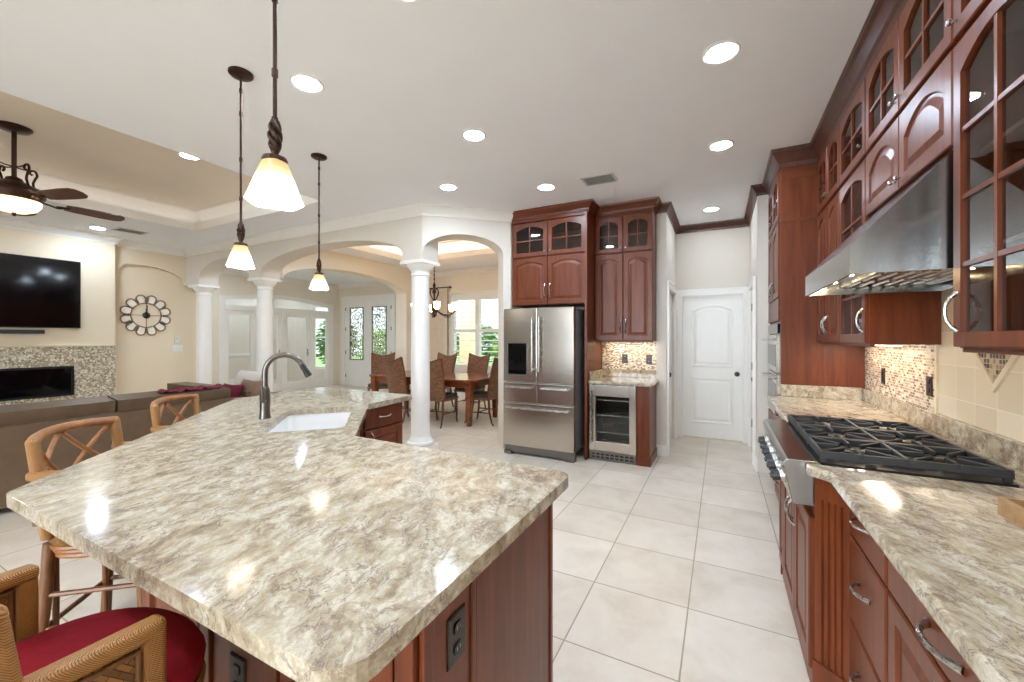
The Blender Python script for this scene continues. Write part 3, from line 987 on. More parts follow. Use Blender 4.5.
# ------------------------------------------------------------------ arched patio door unit in the foyer
def patio_unit():
    y0, y1 = FY0, FY1
    X = -10.4
    fr = MB(FM((X, y0, 0), (0, 1, 0), (1, 0, 0)))
    Lw = y1 - y0
    # casing and frame, a straight head with a flat arched transom over it
    hd = 2.16
    for a, b in ((-.09, .05), (Lw - .05, Lw + .09)):
        fr.box(a, b, -.06, .025, 0, 2.43)
    fr.box(.05, Lw - .05, -.06, .03, hd - .06, hd + .06)
    ar = [(.05 + (Lw - .10) * k / 20, 2.33 + .13 * math.sin(PI * k / 20)) for k in range(21)]
    fr.loops([[(u, -.06, z) for u, z in ar] + [(u, -.06, z + .10) for u, z in reversed(ar)], [(u, .03, z) for u, z in ar] + [(u, .03, z + .10) for u, z in reversed(ar)]])
    cuts = [.05, .78, 1.47, 2.30, Lw - .05]
    for u in cuts[1:-1]:
        fr.box(u - .045, u + .045, -.06, .02, 0, hd - .06)
    w = struct(fr.build('window_2', M['white']))
    tag(w, 'white arched transom frame over glazed patio doors in the foyer', 'window')
    tr = MB(FM((X, y0, 0), (0, 1, 0), (1, 0, 0)))
    tr.loops([[(u, y, z) for u, z in ar] + [(Lw - .05, y, hd), (.05, y, hd)] for y in (-.035, -.03)])
    tr.build('transom_glass', M['glass'], w)
    for i in range(4):
        a, b = cuts[i] + (.046 if i else .001), cuts[i + 1] - (.046 if i < 3 else .001)
        d = MB(FM((X, y0, 0), (0, 1, 0), (1, 0, 0)))
        s = .09
        d.box(a, a + s, -.05, -.005, .01, hd - .062); d.box(b - s, b, -.05, -.005, .01, hd - .062)
        d.box(a + s, b - s, -.05, -.005, .01, .24); d.box(a + s, b - s, -.05, -.005, hd - .17, hd - .062)
        o = struct(d.build('door_%d' % (6 + i), M['white'], bevel=.002))
        tag(o, ['first', 'second', 'third', 'fourth'][i] + ' glazed panel from the left in the white patio door unit', 'door')
        g = MB(FM((X, y0, 0), (0, 1, 0), (1, 0, 0)))
        g.box(a + s, b - s, -.03, -.024, .24, hd - .17)
        g.build('glass_pane', M['glass'], o)
        if i in (1, 2):
            h = MB(FM((X, y0, 0), (0, 1, 0), (1, 0, 0)))
            u = b - .045 if i == 1 else b - .045
            h.box(u - .015, u + .015, -.005, .006, .92, 1.12)
            h.tube([(u, .006, 1.0), (u, .05, 1.0), (u - .09, .05, 1.0)], .008, 8)
            h.build('door_handle', M['chrome'], o, True)
patio_unit()

# ================================================================== ISLAND
def round_poly(pts, rad, n=6):
    """round each corner of a polygon; rad list or number"""
    out = []
    m = len(pts)
    for i in range(m):
        p = Vector(pts[i]); a = Vector(pts[i - 1]); b = Vector(pts[(i + 1) % m])
        r = rad[i] if isinstance(rad, (list, tuple)) else rad
        if r <= 0:
            out.append(tuple(p)); continue
        da, db = (a - p).normalized(), (b - p).normalized()
        ang = da.angle(db)
        d = r / math.tan(ang / 2)
        c = p + (da + db).normalized() * (r / math.sin(ang / 2))
        s, e = p + da * d - c, p + db * d - c
        a0 = math.atan2(s.y, s.x); a1 = math.atan2(e.y, e.x)
        dl = (a1 - a0 + PI) % (2 * PI) - PI
        for k in range(n + 1):
            t = a0 + dl * k / n
            out.append((c.x + r * math.cos(t), c.y + r * math.sin(t)))
    return out

TOP, UND = .93, .89
isl_outer = [(-.49, .41), (-2.05, .41), (-3.56, 1.92), (-3.62, 2.80), (-2.41, 2.77), (-2.365, 2.22), (-1.66, 1.47), (-.49, 1.435)]
sc_, sl, sw = Vector((-2.275, 1.69)), .37, .21
e1, e2 = Vector((-.7071, .7071)), Vector((.7071, .7071))
sink_c = [tuple(sc_ + e1 * a * sl + e2 * b * sw) for a, b in ((-1, -1), (-1, 1), (1, 1), (1, -1))]
tw = thing('kitchen_island_worktop', (-1.9, 1.4, UND), 'large angled polished granite worktop on the kitchen island', 'worktop')
mb = MB()
mb.prism_holes(round_poly(isl_outer, [.07, .05, .05, .05, .03, .03, .03, .05]), [round_poly(sink_c, .05)], UND, TOP)
mb.build('granite_slab', M['granite'], tw, bevel=.012, seg=3)

# sink
sk = thing('kitchen_sink', (sc_.x, sc_.y, .68), 'white undermount sink set in the island worktop beside the faucet', 'sink')
sb = MB()
def sq(k, z, r=.05):
    return [(x, y, z) for x, y in round_poly([tuple(sc_ + e1 * a * (sl + k) + e2 * b * (sw + k)) for a, b in ((-1, -1), (-1, 1), (1, 1), (1, -1))], r)]
sb.loops([sq(.018, UND - .001), sq(.018, .69), sq(-.02, .672), sq(-.02, .68), sq(.004, .70), sq(.006, UND - .001)], False, False)
i0 = len(sb.v) - len(sq(0, 0))
n_ = len(sq(0, 0))
top_o = list(range(len(sb.v) - 6 * n_, len(sb.v) - 5 * n_)); top_i = list(range(i0, i0 + n_))
for k in range(n_):
    sb.f.append([top_o[k], top_o[(k + 1) % n_], top_i[(k + 1) % n_], top_i[k]])
fl = [sb.p(c) for c in sq(-.02, .68)]
sb.f.append(fl)
fl2 = [sb.p(c) for c in sq(-.02, .672)]
sb.f.append(fl2[::-1])
sb.build('basin', M['sink'], sk, True)
MB().lathe([(.045, .0), (.045, .004), (.03, .005), (.028, .002)], 20, (sc_.x, sc_.y, .68)).build('drain', M['chrome'], sk, True)

# faucet
fx, fy = -2.53, 1.54
ft = thing('kitchen_faucet', (fx, fy, TOP), 'dark bronze gooseneck pull-down faucet standing at the island sink', 'faucet')
F = MB(FM((fx, fy, TOP), (.7071, .7071, 0), (-.7071, .7071, 0)))
F.lathe([(.034, 0), (.034, .006), (.031, .012), (.029, .06), (.03, .14), (.026, .18), (.018, .20)], 20)
F.build('faucet_body', M['faucet'], ft, True)
F = MB(FM((fx, fy, TOP), (.7071, .7071, 0), (-.7071, .7071, 0)))
path = [(0, 0, .19), (0, 0, .27)]
for k in range(1, 19):
    t = PI * k / 18 * .86
    path.append((.108 - .108 * math.cos(t), 0, .285 + .108 * math.sin(t)))
F.tube(path, .0165, 12)
F.build('spout', M['faucet'], ft, True)
e = Vector(path[-1]); dr = (Vector(path[-1]) - Vector(path[-2])).normalized()
F = MB(FM((fx, fy, TOP), (.7071, .7071, 0), (-.7071, .7071, 0)))
F.tube([e, e + dr * .02, e + dr * .035, e + dr * .085, e + dr * .09], [.015, .019, .017, .022, .016], 14)
F.build('spray_head', M['black'], ft, True)
F = MB(FM((fx, fy, TOP), (.7071, .7071, 0), (-.7071, .7071, 0)))
F.tube([(0, 0, .10), (0, -.045, .115), (.0, -.06, .16), (0, -.062, .20)], [.014, .013, .008, .006], 10)
F.build('lever', M['faucet'], ft, True)

# island base cabinet
ib = thing('kitchen_island', (-1.9, 1.4, 0), 'dark cherry island base cabinet under the angled granite worktop', 'kitchen island')
base_poly = [(-.56, .66), (-1.78, .66), (-3.26, 2.14), (-3.26, 2.68), (-2.45, 2.68), (-2.45, 2.20), (-1.70, 1.40), (-.56, 1.375)]
def shrink(poly, d):
    n = len(poly); out = []
    for i in range(n):
        p = Vector(poly[i]); a = (p - Vector(poly[i - 1])).normalized(); b = (Vector(poly[(i + 1) % n]) - p).normalized()
        na, nb_ = Vector((a.y, -a.x)), Vector((b.y, -b.x))
        m = na + nb_; m = m / m.dot(na)
        out.append(tuple(p + m * d))
    return out
sgn = 1
t_ = shrink(base_poly, .02)
if abs(t_[0][0]) < .56: sgn = -1
# hollow shell so that the sink bowl has room
inner = shrink(base_poly, sgn * .02)
mb = MB(); mb.prism_holes(base_poly, [inner], .10, UND - .001)
mb.build('body', M['cherry'], ib)
mb = MB(); mb.prism_holes(shrink(base_poly, sgn * .05), [shrink(base_poly, sgn * .07)], 0, .10)
mb.build('toe_kick', M['darkcrown'], ib)
R_ = FM((-.56, .66, 0), (0, 1, 0), (1, 0, 0))        # right end, u = y - .66
mb = MB(R_)
mb.box(.0, .035, 0, .016, .10, UND - .002); mb.box(.18, .20, 0, .016, .10, UND - .002)
mb.box(.035, .18, 0, .010, .10, UND - .002)
mb.build('corner_pilaster', M['cherry'], ib, bevel=.003)
MB(R_).box(.695, .715, 0, .018, .0, UND - .002).build('end_stile', M['cherry'], ib, bevel=.003)
MB(R_).box(.205, .692, 0, .012, .10, UND - .004).build('end_panel', M['cherry'], ib, bevel=.002)
Fq = FM((-.56, .66, 0), (-1, 0, 0), (0, -1, 0))      # seating side, u = -.56 - x
door(ib, Fq, .06, .13, .31, .62, 'raised', .045, name='front_panel', t=.016)
mb = MB(Fq)
for a in (.0, .385, .45, .765):
    mb.box(a, a + .05, 0, .018, .10, UND - .002)
mb.build('stile', M['cherry'], ib, bevel=.003)
MB(Fq).box(.505, .76, 0, .008, .12, UND - .01).build('front_panel', M['cherry'], ib)
door(ib, Fq, .825, .13, .36, .72, 'raised', .045, name='front_panel', t=.016)
Ld = FM((-1.78, .66, 0), (-.7071, .7071, 0), (-.7071, -.7071, 0))
for k in range(4):
    door(ib, Ld, .04 + k * .51, .13, .47, .72, 'raised', .045, name='seating_side_panel', t=.016)
# working side: corner drawer cabinet facing the hall
Dr = FM((-2.45, 2.22, 0), (0, 1, 0), (1, 0, 0))
dd = door(ib, Dr, .03, .72, .41, .155, 'slab', name='drawer')
hb = MB(); bow(hb, Dr @ Matrix.Translation((0, .02, 0)), .235, .80, .12, False); hb.build('handle', M['chrome'], dd, True)
door(ib, Dr, .03, .13, .41, .575, 'raised', 0.0, handle=('v', .06, .50, .11))
Sd = FM((-1.70, 1.40, 0), (-.684, .729, 0), (.729, .684, 0))
for k in range(2):
    door(ib, Sd, .10 + k * .46, .13, .43, .70, 'raised', 0.03, name='sink_door', handle=('v', .38 if k == 0 else .05, .60, .11))
Bk = FM((-.56, 1.378, 0), (-1, .0, 0), (0, 1, 0))
for k in range(2):
    door(ib, Bk, .04 + k * .54, .13, .50, .70, 'raised', .03, name='door', handle=('v', .45 if k == 0 else .05, .60, .11))

def outlet(mx, label, group, mat, w=.07, h=.115, slots=True):
    o = thing('electrical_outlet', mx.translation, label, 'outlet', group)
    p = MB(mx); p.loops([[(-w / 2 + d, y, -h / 2 + d), (w / 2 - d, y, -h / 2 + d), (w / 2 - d, y, h / 2 - d), (-w / 2 + d, y, h / 2 - d)] for d, y in ((0, 0), (0, .003), (.004, .006))])
    p.build('cover_plate', mat, o)
    for z in (-.024, .024):
        s = MB(mx); s.loops([[(r * 1.0 * math.cos(2 * PI * k / 16), y, z + min(max(r * math.sin(2 * PI * k / 16), -.013), .013)) for k in range(16)] for r, y in ((.017, .005), (.017, .009), (.0155, .0095))])
        q = s.build('receptacle', M['black'] if mat is not M['white_plastic'] else mat, o)
        if slots:
            b = MB(mx); b.box(-.007, -.005, .0094, .0098, z - .003, z + .006); b.box(.005, .007, .0094, .0098, z - .003, z + .006)
            b.build('slot', M['chrome'] if mat is not M['white_plastic'] else M['black'], q)
    return o
outlet(FM((-.55, .779, .735), (0, 1, 0), (1, 0, 0)), 'brown outlet on the end pilaster of the island, facing the floor aisle', None, M['brown_plate'])
outlet(FM((-1.19, .652, .49), (-1, 0, 0), (0, -1, 0)), 'brown outlet on the seating side of the island beside the red stool', None, M['brown_plate'])

# ================================================================== RIGHT RUN, LOWER
FXc = .435      # cabinet face
def rframe(x, y, z=0):
    return FM((x, y, z), (0, 1, 0), (-1, 0, 0))
def base_shell(name, label, x0, y0, y1, extra=None):
    t = thing(name, ((x0 + WX) / 2, (y0 + y1) / 2, 0), label, 'cabinet', 'base cabinets along the right wall')
    MB().box(x0, WX - .005, y0, y1, .10, UND - .001).build('body', M['cherry'], t)
    MB().box(x0 + .05, WX - .005, y0, y1, 0, .10).build('toe_kick', M['darkcrown'], t)
    return t
# drawer stack beside the fluted corner
t = base_shell('base_cabinet', 'three-drawer cherry base cabinet next to the fluted pilaster', FXc, 1.505, 1.885)
Rf = rframe(FXc, 1.505)
for z0, h in ((.105, .305), (.42, .295), (.725, .155)):
    d = door(t, Rf, .006, z0, .366, h, 'slab', name='drawer')
    hb = MB(); bow(hb, Rf @ Matrix.Translation((0, .02, 0)), .19, z0 + h * .62, .115, False, .032); hb.build('handle', M['chrome'], d, True)
# nearest visible cabinet: wide drawer over a door
t = base_shell('base_cabinet', 'cherry base cabinet with one wide drawer over doors, below the wooden tray', FXc, .82, 1.503)
Rf = rframe(FXc, .82)
d = door(t, Rf, .006, .725, .668, .155, 'slab', name='drawer')
hb = MB(); bow(hb, Rf @ Matrix.Translation((0, .02, 0)), .345, .79, .15, False, .034, .0065); hb.build('handle', M['chrome'], d, True)
door(t, Rf, .006, .105, .331, .61, 'raised', 0.0, handle=('v', .30, .52, .115))
door(t, Rf, .343, .105, .331, .61, 'raised', 0.0, handle=('v', .03, .52, .115))
# far base cabinet by the oven tower
t = base_shell('base_cabinet', 'cherry base cabinet between the rangetop and the oven tower', FXc, 3.02, 4.19)
Rf = rframe(FXc, 3.02)
for k in range(2):
    d = door(t, Rf, .006 + k * .582, .725, .575, .155, 'slab', name='drawer')
    hb = MB(); bow(hb, Rf @ Matrix.Translation((0, .02, 0)), .29 + k * .582, .80, .115, False, .032); hb.build('handle', M['chrome'], d, True)
    door(t, Rf, .006 + k * .582, .105, .575, .61, 'raised', 0.0, handle=('v', .53 if k == 0 else .05, .52, .115))
# range base with fluted corner pilasters
RY0, RY1 = 1.985, 2.915
t = thing('range_base_cabinet', (.68, 2.45, 0), 'bumped-out cherry cabinet under the rangetop with fluted corner pilasters', 'cabinet', 'base cabinets along the right wall')
MB().prism([(.335, RY0), (.335, RY1), (FXc + .003, 3.0), (WX - .005, 3.0), (WX - .005, 1.89), (FXc + .003, 1.89)], .0, .748).build('body', M['cherry'], t)
MB().box(.328, .336, RY0 + .02, RY1 - .02, 0, .10).build('base_board', M['cherry_h'], t, bevel=.002)
Rf = rframe(.334, RY0)
n3 = [(.004, .40), (.408, .52)]
for k, (u, w_) in enumerate(((.004, .36), (.368, .38), (.752, .175))):
    door(t, Rf, u, .11, w_, .60, 'raised', 0.0, handle=('v', w_ - .03 if k != 1 else .03, .50, .13), t=.022)
def pilaster(p0, p1, nrm):
    p0, p1 = Vector(p0), Vector(p1)
    u = (p1 - p0); L = u.length
    mxp = FM((p0.x, p0.y, 0), u, nrm)
    b = MB(mxp)
    # fluted face: a strip profile swept upward
    prof = [(0, 0), (0, .012)]
    k = 4; m0 = .022
    fwid = (L - 2 * m0) / k
    for i in range(k):
        s = m0 + i * fwid
        prof += [(s + .003, .012), (s + .006, .004), (s + fwid - .006, .004), (s + fwid - .003, .012)]
    prof += [(L, .012), (L, 0)]
    b.loops([[(a, y, z) for a, y in prof] for z in (.16, .80)])
    b.box(0, L, 0, .012, .80, UND - .002); b.box(-.004, L + .004, 0, .018, 0, .16)
    o = b.build('fluted_pilaster', M['cherry'], t)
    c = MB(); q = [(p0.x, p0.y), (p1.x, p1.y)]
    return o
pilaster((.437, 1.887, 0), (.338, 1.980, 0), (-.74, -.67, 0))
pilaster((.338, 2.922, 0), (.437, 3.012, 0), (-.74, .67, 0))
MB().prism([(.338, 1.983), (.46, 1.983), (.46, 1.891), (.437, 1.891)], .745, UND - .001).build('corner_block', M['cherry'], t)
MB().prism([(.338, 2.918), (.46, 2.918), (.46, 3.008), (.437, 3.008)], .745, UND - .001).build('corner_block', M['cherry'], t)

# rangetop
t = thing('rangetop', (.6, 2.45, .755), 'stainless gas rangetop with black grates and six knobs set in the right counter', 'rangetop')
mb = MB()
y0, y1 = 1.99, 2.91
mb.loops([[(.232, y, .93), (.226, y, .915), (.258, y, .757), (.90, y, .757), (.90, y, .925), (.36, y, .925), (.34, y, .936), (.24, y, .936)] for y in (y0, y1)])
mb.build('body', M['steel_mid'], t, bevel=.003)
MB().box(.345, .895, y0 + .012, y1 - .012, .925, .932).build('burner_pan', M['black'], t)
th_ = math.atan2(.258 - .226, .915 - .757)
for k in range(6):
    y = 2.10 + k * .128 + (0.012 if k % 2 else -.012)
    Kx = Matrix.Translation((.241, y, .842)) @ Matrix.Rotation(-PI / 2 - th_, 4, 'Y')
    b = MB(Kx); b.lathe([(.031, -.004), (.031, .006), (.027, .012), (.027, .016)], 24)
    bz = b.build('knob_bezel', M['chrome'], t, True)
    b = MB(Kx); b.lathe([(.023, .014), (.0235, .04), (.021, .046), (.004, .047)], 24); b.box(-.004, .004, -.023, .023, .04, .052)
    b.build('knob', M['black'], bz, True)
gw = (y1 - y0 - .03) / 3
for i in range(3):
    a = y0 + .015 + i * gw + .002; b_ = a + gw - .004
    g = MB()
    x0, x1 = .352, .888
    zt = .978
    # outer frame
    g.box(x0, x1, a, a + .014, zt - .03, zt); g.box(x0, x1, b_ - .014, b_, zt - .03, zt)
    g.box(x0, x0 + .014, a, b_, zt - .03, zt); g.box(x1 - .014, x1, a, b_, zt - .03, zt)
    g.box((x0 + x1) / 2 - .007, (x0 + x1) / 2 + .007, a, b_, zt - .022, zt)
    for cx in (x0 + .134, x1 - .134):
        cy = (a + b_) / 2
        g.box(cx - .006, cx + .006, a, cy - .045, zt - .018, zt + .002); g.box(cx - .006, cx + .006, cy + .045, b_, zt - .018, zt + .002)
        g.box(cx - .13, cx - .045, cy - .006, cy + .006, zt - .018, zt + .002); g.box(cx + .045, cx + .13, cy - .006, cy + .006, zt - .018, zt + .002)
        for sx in (-1, 1):
            for sy in (-1, 1):
                g.bar((cx + sx * .035, cy + sy * .035, zt - .008), (cx + sx * .115, cy + sy * .125, zt - .008), .011, .018)
    for px_ in (x0 + .012, x1 - .012):
        for py_ in (a + .012, b_ - .012):
            g.box(px_ - .01, px_ + .01, py_ - .01, py_ + .01, .9315, zt - .02)
    g.build('grate', M['iron'], t, bevel=.0025, seg=1)
    for cx in (x0 + .134, x1 - .134):
        c = MB(); c.lathe([(.055, .0), (.055, .008), (.04, .012), (.038, .022)], 24, (cx, (a + b_) / 2, .932))
        q = c.build('burner_base', M['steel_dark'], t, True)
        c = MB(); c.lathe([(.036, .022), (.037, .028), (.03, .032)], 24, (cx, (a + b_) / 2, .932))
        c.build('burner_cap', M['black'], q, True)

# right counter
ct = thing('right_worktop', (.7, 2.2, UND), 'polished granite counter around the rangetop along the right wall', 'worktop')
poly = [(.358, .30), (.358, 1.885), (.302, 1.935), (.302, 1.984), (.906, 1.984), (.906, 2.916), (.302, 2.916), (.302, 2.965), (.358, 3.015), (.358, 4.192), (WX - .006, 4.192), (WX - .006, .30)]
MB().prism(round_poly(poly, [.01, .05, .03, 0, 0, 0, 0, .03, .05, 0, 0, 0], 4), UND, TOP).build('granite_slab', M['granite'], ct, bevel=.012, seg=3)
MB().box(WX - .030, WX - .006, .30, 4.192, TOP, TOP + .10).build('backsplash_strip', M['granite'], ct, bevel=.003)
MB().box(.462, WX - .031, 4.168, 4.192, TOP, TOP + .10).build('backsplash_strip', M['granite'], ct, bevel=.003)

# tiled wall panels
struct(MB().box(WX - .008, WX, 2.975, 4.19, TOP + .10, 1.45).build('wall_right_mosaic', M['mosaic_r']))
struct(MB().box(WX - .007, WX, .30, 2.955, TOP + .10, 1.72).build('wall_right_tile', M['beige_tile']))
tr = MB(); tr.box(WX - .016, WX, 2.955, 2.975, TOP + .10, 1.45)
cz, cy_ = 1.46, 2.45
D = lambda r: [(cy_ - r, cz), (cy_, cz - r), (cy_ + r, cz), (cy_, cz + r)]
o_, i_ = D(.26), D(.225)
tr.loops([[(WX - .006, y, z) for y, z in o_], [(WX - .016, y, z) for y, z in o_], [(WX - .016, y, z) for y, z in i_], [(WX - .006, y, z) for y, z in i_]], False, False)
struct(tr.build('trim_6', M['stone_trim']))
struct(MB().loops([[(x, y, z) for y, z in D(.226)] for x in (WX - .006, WX - .010)]).build('trim_7', M['inlay']))
outlet(FM((WX - .008, 3.77, 1.16), (0, -1, 0), (-1, 0, 0)), 'brown outlet on the mosaic backsplash nearest the oven tower', None, M['brown_plate'])
outlet(FM((WX - .008, 3.05, 1.165), (0, -1, 0), (-1, 0, 0)), 'brown outlet on the mosaic backsplash next to the beige tile edge', None, M['brown_plate'])
# under-cabinet light
t = thing('under_cabinet_light', (.9, 3.55, 1.37), 'slim under-cabinet light shining on the right mosaic backsplash', 'light')
MB().box(.84, .94, 3.05, 4.05, 1.386, 1.3945).build('housing', M['white'], t)
MB().box(.86, .92, 3.08, 4.02, 1.384, 1.386).build('lens', M['under'], t)

# ================================================================== OVEN TOWER
TX, TY0, TY1 = .462, 4.195, 5.035
t = thing('oven_tower', (.75, 4.6, 0), 'tall cherry oven cabinet with wall ovens at the end of the right counter', 'cabinet')
mb = MB()
mb.box(TX, WX - .005, TY0, TY0 + .02, 0, 2.92); mb.box(TX, WX - .005, TY1 - .02, TY1, 0, 2.92)
mb.box(WX - .025, WX - .005, TY0 + .02, TY1 - .02, 0, 2.92)
for z in (.10, .70, 1.56, 2.44, 2.90):
    mb.box(TX, WX - .025, TY0 + .02, TY1 - .02, z, z + .02)
mb.build('body', M['cherry'], t)
b = MB(); b.box(TX - .001, WX - .006, TY0 - .006, TY0, 2.43, 2.455)
b.build('side_rail', M['cherry_h'], t, bevel=.002)
MB().box(TX + .001, WX - .006, TY0 - .004, TY0, 2.80, 2.92).build('frieze_board', M['cherry_h'], t, bevel=.002)
struct_c = sweep([(WX - .01, TY0), (TX, TY0), (TX, TY1 + .005)], [(0, 0), (0, -.15), (.012, -.15), (.016, -.11), (.03, -.095), (.06, -.045), (.075, -.03), (.08, 0)], CEIL - .002, 1)
struct_c.build('crown', M['darkcrown'], t)
Tf = rframe(TX, TY0)
hw = (TY1 - TY0) / 2
for k in range(2):
    u = .004 + k * hw
    door(t, Tf, u, 2.465, hw - .008, .43, 'glass', .05, name='glass_door', handle=('knob', hw - .04 if k == 0 else .03, .05))
    door(t, Tf, u, 1.79, hw - .008, .655, 'raised', .05, handle=('v', hw - .04 if k == 0 else .03, .10, .13))
door(t, Tf, .004, .12, 2 * hw - .008, .57, 'slab', name='drawer')
MB(Tf).box(.004, 2 * hw - .004, 0, .018, 1.585, 1.78).build('filler_panel', M['cherry_h'], t, bevel=.002)
ov = thing('double_wall_oven', (.45, 4.61, .72), 'stainless and black glass double wall oven built into the tall cabinet', 'oven')
MB().box(TX + .002, .95, TY0 + .06, TY1 - .06, .722, 1.559).build('oven_body', M['steel_dark'], ov)
MB(Tf).box(.03, 2 * hw - .03, .001, .022, 1.47, 1.556).build('control_panel', M['black_glass'], ov, bevel=.002)
for z0, z1 in ((1.12, 1.46), (.725, 1.11)):
    d = MB(Tf); d.box(.03, 2 * hw - .03, .001, .028, z0, z1)
    dd = d.build('oven_door', M['steel'], ov, bevel=.003)
    MB(Tf).box(.09, 2 * hw - .09, .028, .030, z0 + .05, z1 - .09).build('window', M['black_glass'], dd)
    h = MB(Tf); zz = z1 - .045
    h.tube([(.08, .075, zz), (2 * hw - .08, .075, zz)], .011, 10)
    for u in (.11, 2 * hw - .11):
        h.tube([(u, .028, zz), (u, .075, zz)], .008, 8)
    h.build('handle', M['chrome'], dd, True)

# ================================================================== RIGHT RUN, UPPER
UX = .735
UT = 2.895
def upper(y0, y1, z0, label, shelves=(1.75, 2.1)):
    t = thing('wall_cabinet', ((UX + WX) / 2, (y0 + y1) / 2, z0), label, 'cabinet', 'wall cabinets along the right wall')
    carcass(t, UX, WX - .010, y0, y1, z0, 2.455, '-x', 'body', shelves=[s for s in shelves if s > z0 + .1], smat=M['cherry_in'])
    carcass(t, UX, WX - .010, y0, y1, 2.457, UT + .03, '-x', 'top_body')
    return t
def uframe(y0):
    return rframe(UX, y0)
# far pair of doors and the glass door by the hood
fa = upper(2.915, 4.19, 1.395, 'tall wall cabinet beyond the hood, between the hood and the oven tower')
Uf = uframe(2.915)
for (u, w_, st, hd) in ((.004, .555, 'glass', ('v', .03, .13, .13)), (.563, .352, 'raised', ('v', .352 - .03, .13, .13)), (.919, .352, 'raised', ('v', .03, .13, .13))):
    door(fa, Uf, u, 1.40, w_, 1.035, st, .05, name='glass_door' if st == 'glass' else 'door', handle=hd, grid=(2, 4), st=.055)
for (u, w_, k) in ((.004, .555, .03), (.563, .352, .322), (.919, .352, .03)):
    door(fa, Uf, u, 2.462, w_, .425, 'glass', .05, name='upper_glass_door', handle=('knob', k, .06), st=.055)
MB().box(UX + .004, UX + .024, 2.917, 4.188, 1.381, 1.395).build('light_rail', M['cherry_h'], fa, bevel=.003)
# over the hood
oh = upper(1.957, 2.913, 2.10, 'short wall cabinet directly above the range hood', ())
Uf = uframe(1.957)
for k in range(2):
    u, w_ = .003 + k * .476, .472
    door(oh, Uf, u, 2.105, w_, .335, 'raised', .07, handle=('knob', w_ - .03 if k == 0 else .03, .04), st=.055)
    door(oh, Uf, u, 2.462, w_, .425, 'glass', .05, name='upper_glass_door', handle=('knob', w_ - .03 if k == 0 else .03, .05), st=.055)
# near glass-front cabinet
ne = upper(.985, 1.955, 1.395, 'large glass-front wall cabinet on the near side of the range hood', (1.72, 2.05))
Uf = uframe(.985)
for k in range(2):
    u, w_ = .003 + k * .484, .480
    door(ne, Uf, u, 1.40, w_, 1.035, 'glass', .06, name='glass_door', handle=('v', w_ - .028, .12, .13) if k else ('v', .028, .12, .13), grid=(2, 4), st=.05)
    door(ne, Uf, u, 2.462, w_, .425, 'glass', .05, name='upper_glass_door', handle=('knob', w_ - .03 if k else .03, .05), st=.055)
MB().box(UX + .004, UX + .024, .987, 1.953, 1.381, 1.395).build('light_rail', M['cherry_h'], ne, bevel=.003)
struct(sweep([(UX, 4.11), (UX, .985), (WX, .985)], [(0, 0), (0, -.15), (.012, -.15), (.016, -.11), (.03, -.095), (.06, -.045), (.075, -.03), (.08, 0)], CEIL - .002, 1 if False else -1).build('trim_cabinet_crown', M['darkcrown']))

# range hood
t = thing('range_hood', (.74, 2.43, 1.68), 'stainless wedge-shaped range hood over the rangetop', 'range hood')
hy0, hy1 = 1.972, 2.90
side = [(.44, 1.675), (.44, 1.786), (UX - .008, 2.092), (WX - .012, 2.092), (WX - .012, 1.675)]
mb = MB()
# shell: open underneath
mb.loops([[(x, y, z) for x, z in side] for y in (hy0, hy0 + .012)])
mb.loops([[(x, y, z) for x, z in side] for y in (hy1 - .012, hy1)])
sk_ = lambda pts: mb.loops([[(x, y, z) for x, z in pts] for y in (hy0 + .012, hy1 - .012)])
sk_([(.44, 1.675), (.44, 1.786), (.452, 1.782), (.452, 1.675)])
sk_([(.44, 1.786), (UX - .008, 2.092), (UX, 2.08), (.452, 1.778)])
sk_([(UX - .008, 2.092), (WX - .012, 2.092), (WX - .012, 2.08), (UX, 2.08)])
sk_([(WX - .024, 2.08), (WX - .012, 2.08), (WX - .012, 1.675), (WX - .024, 1.675)])
mb.build('hood_shell', M['steel_mid'], t)
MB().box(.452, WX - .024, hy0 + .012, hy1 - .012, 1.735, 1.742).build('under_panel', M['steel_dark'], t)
for k in range(3):
    a = hy0 + .03 + k * .292
    f = MB(); f.box(.60, WX - .06, a, a + .284, 1.712, 1.735)
    for j in range(7):
        f.box(.62 + j * .055, .645 + j * .055, a + .015, a + .27, 1.706, 1.713)
    f.build('baffle_filter', M['steel'], t, bevel=.002, seg=1)
for y in (2.14, 2.44, 2.74):
    l = MB(); l.lathe([(.036, 1.728), (.04, 1.735)], 20, (.525, y, 0)); lb = l.build('lamp_ring', M['chrome'], t, True)
    MB().lathe([(.031, 1.7255), (.031, 1.7278)], 20, (.525, y, 0)).build('lens', M['hoodlamp'], lb)

# ================================================================== FRIDGE WALL
t = thing('refrigerator', (-1.95, 4.85, 0), 'stainless french-door refrigerator with water dispenser and three drawers', 'refrigerator')
fx0, fx1, fyf = -2.40, -1.49, 4.42
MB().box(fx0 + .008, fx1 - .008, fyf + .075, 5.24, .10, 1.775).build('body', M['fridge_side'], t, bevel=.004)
Ff = FM((fx0, fyf + .07, 0), (1, 0, 0), (0, -1, 0))
fwid = fx1 - fx0; hf = fwid / 2
def fpanel(name, u0, u1, z0, z1):
    return MB(Ff).box(u0, u1, 0, .07, z0, z1).build(name, M['steel'], t, bevel=.008, seg=3)
dl = fpanel('door', .0, hf - .002, .895, 1.79)
dr_ = fpanel('door', hf + .002, fwid, .895, 1.79)
w1 = fpanel('drawer', .0, hf - .002, .645, .888)
w2 = fpanel('drawer', hf + .002, fwid, .645, .888)
w3 = fpanel('freezer_drawer', .0, fwid, .115, .638)
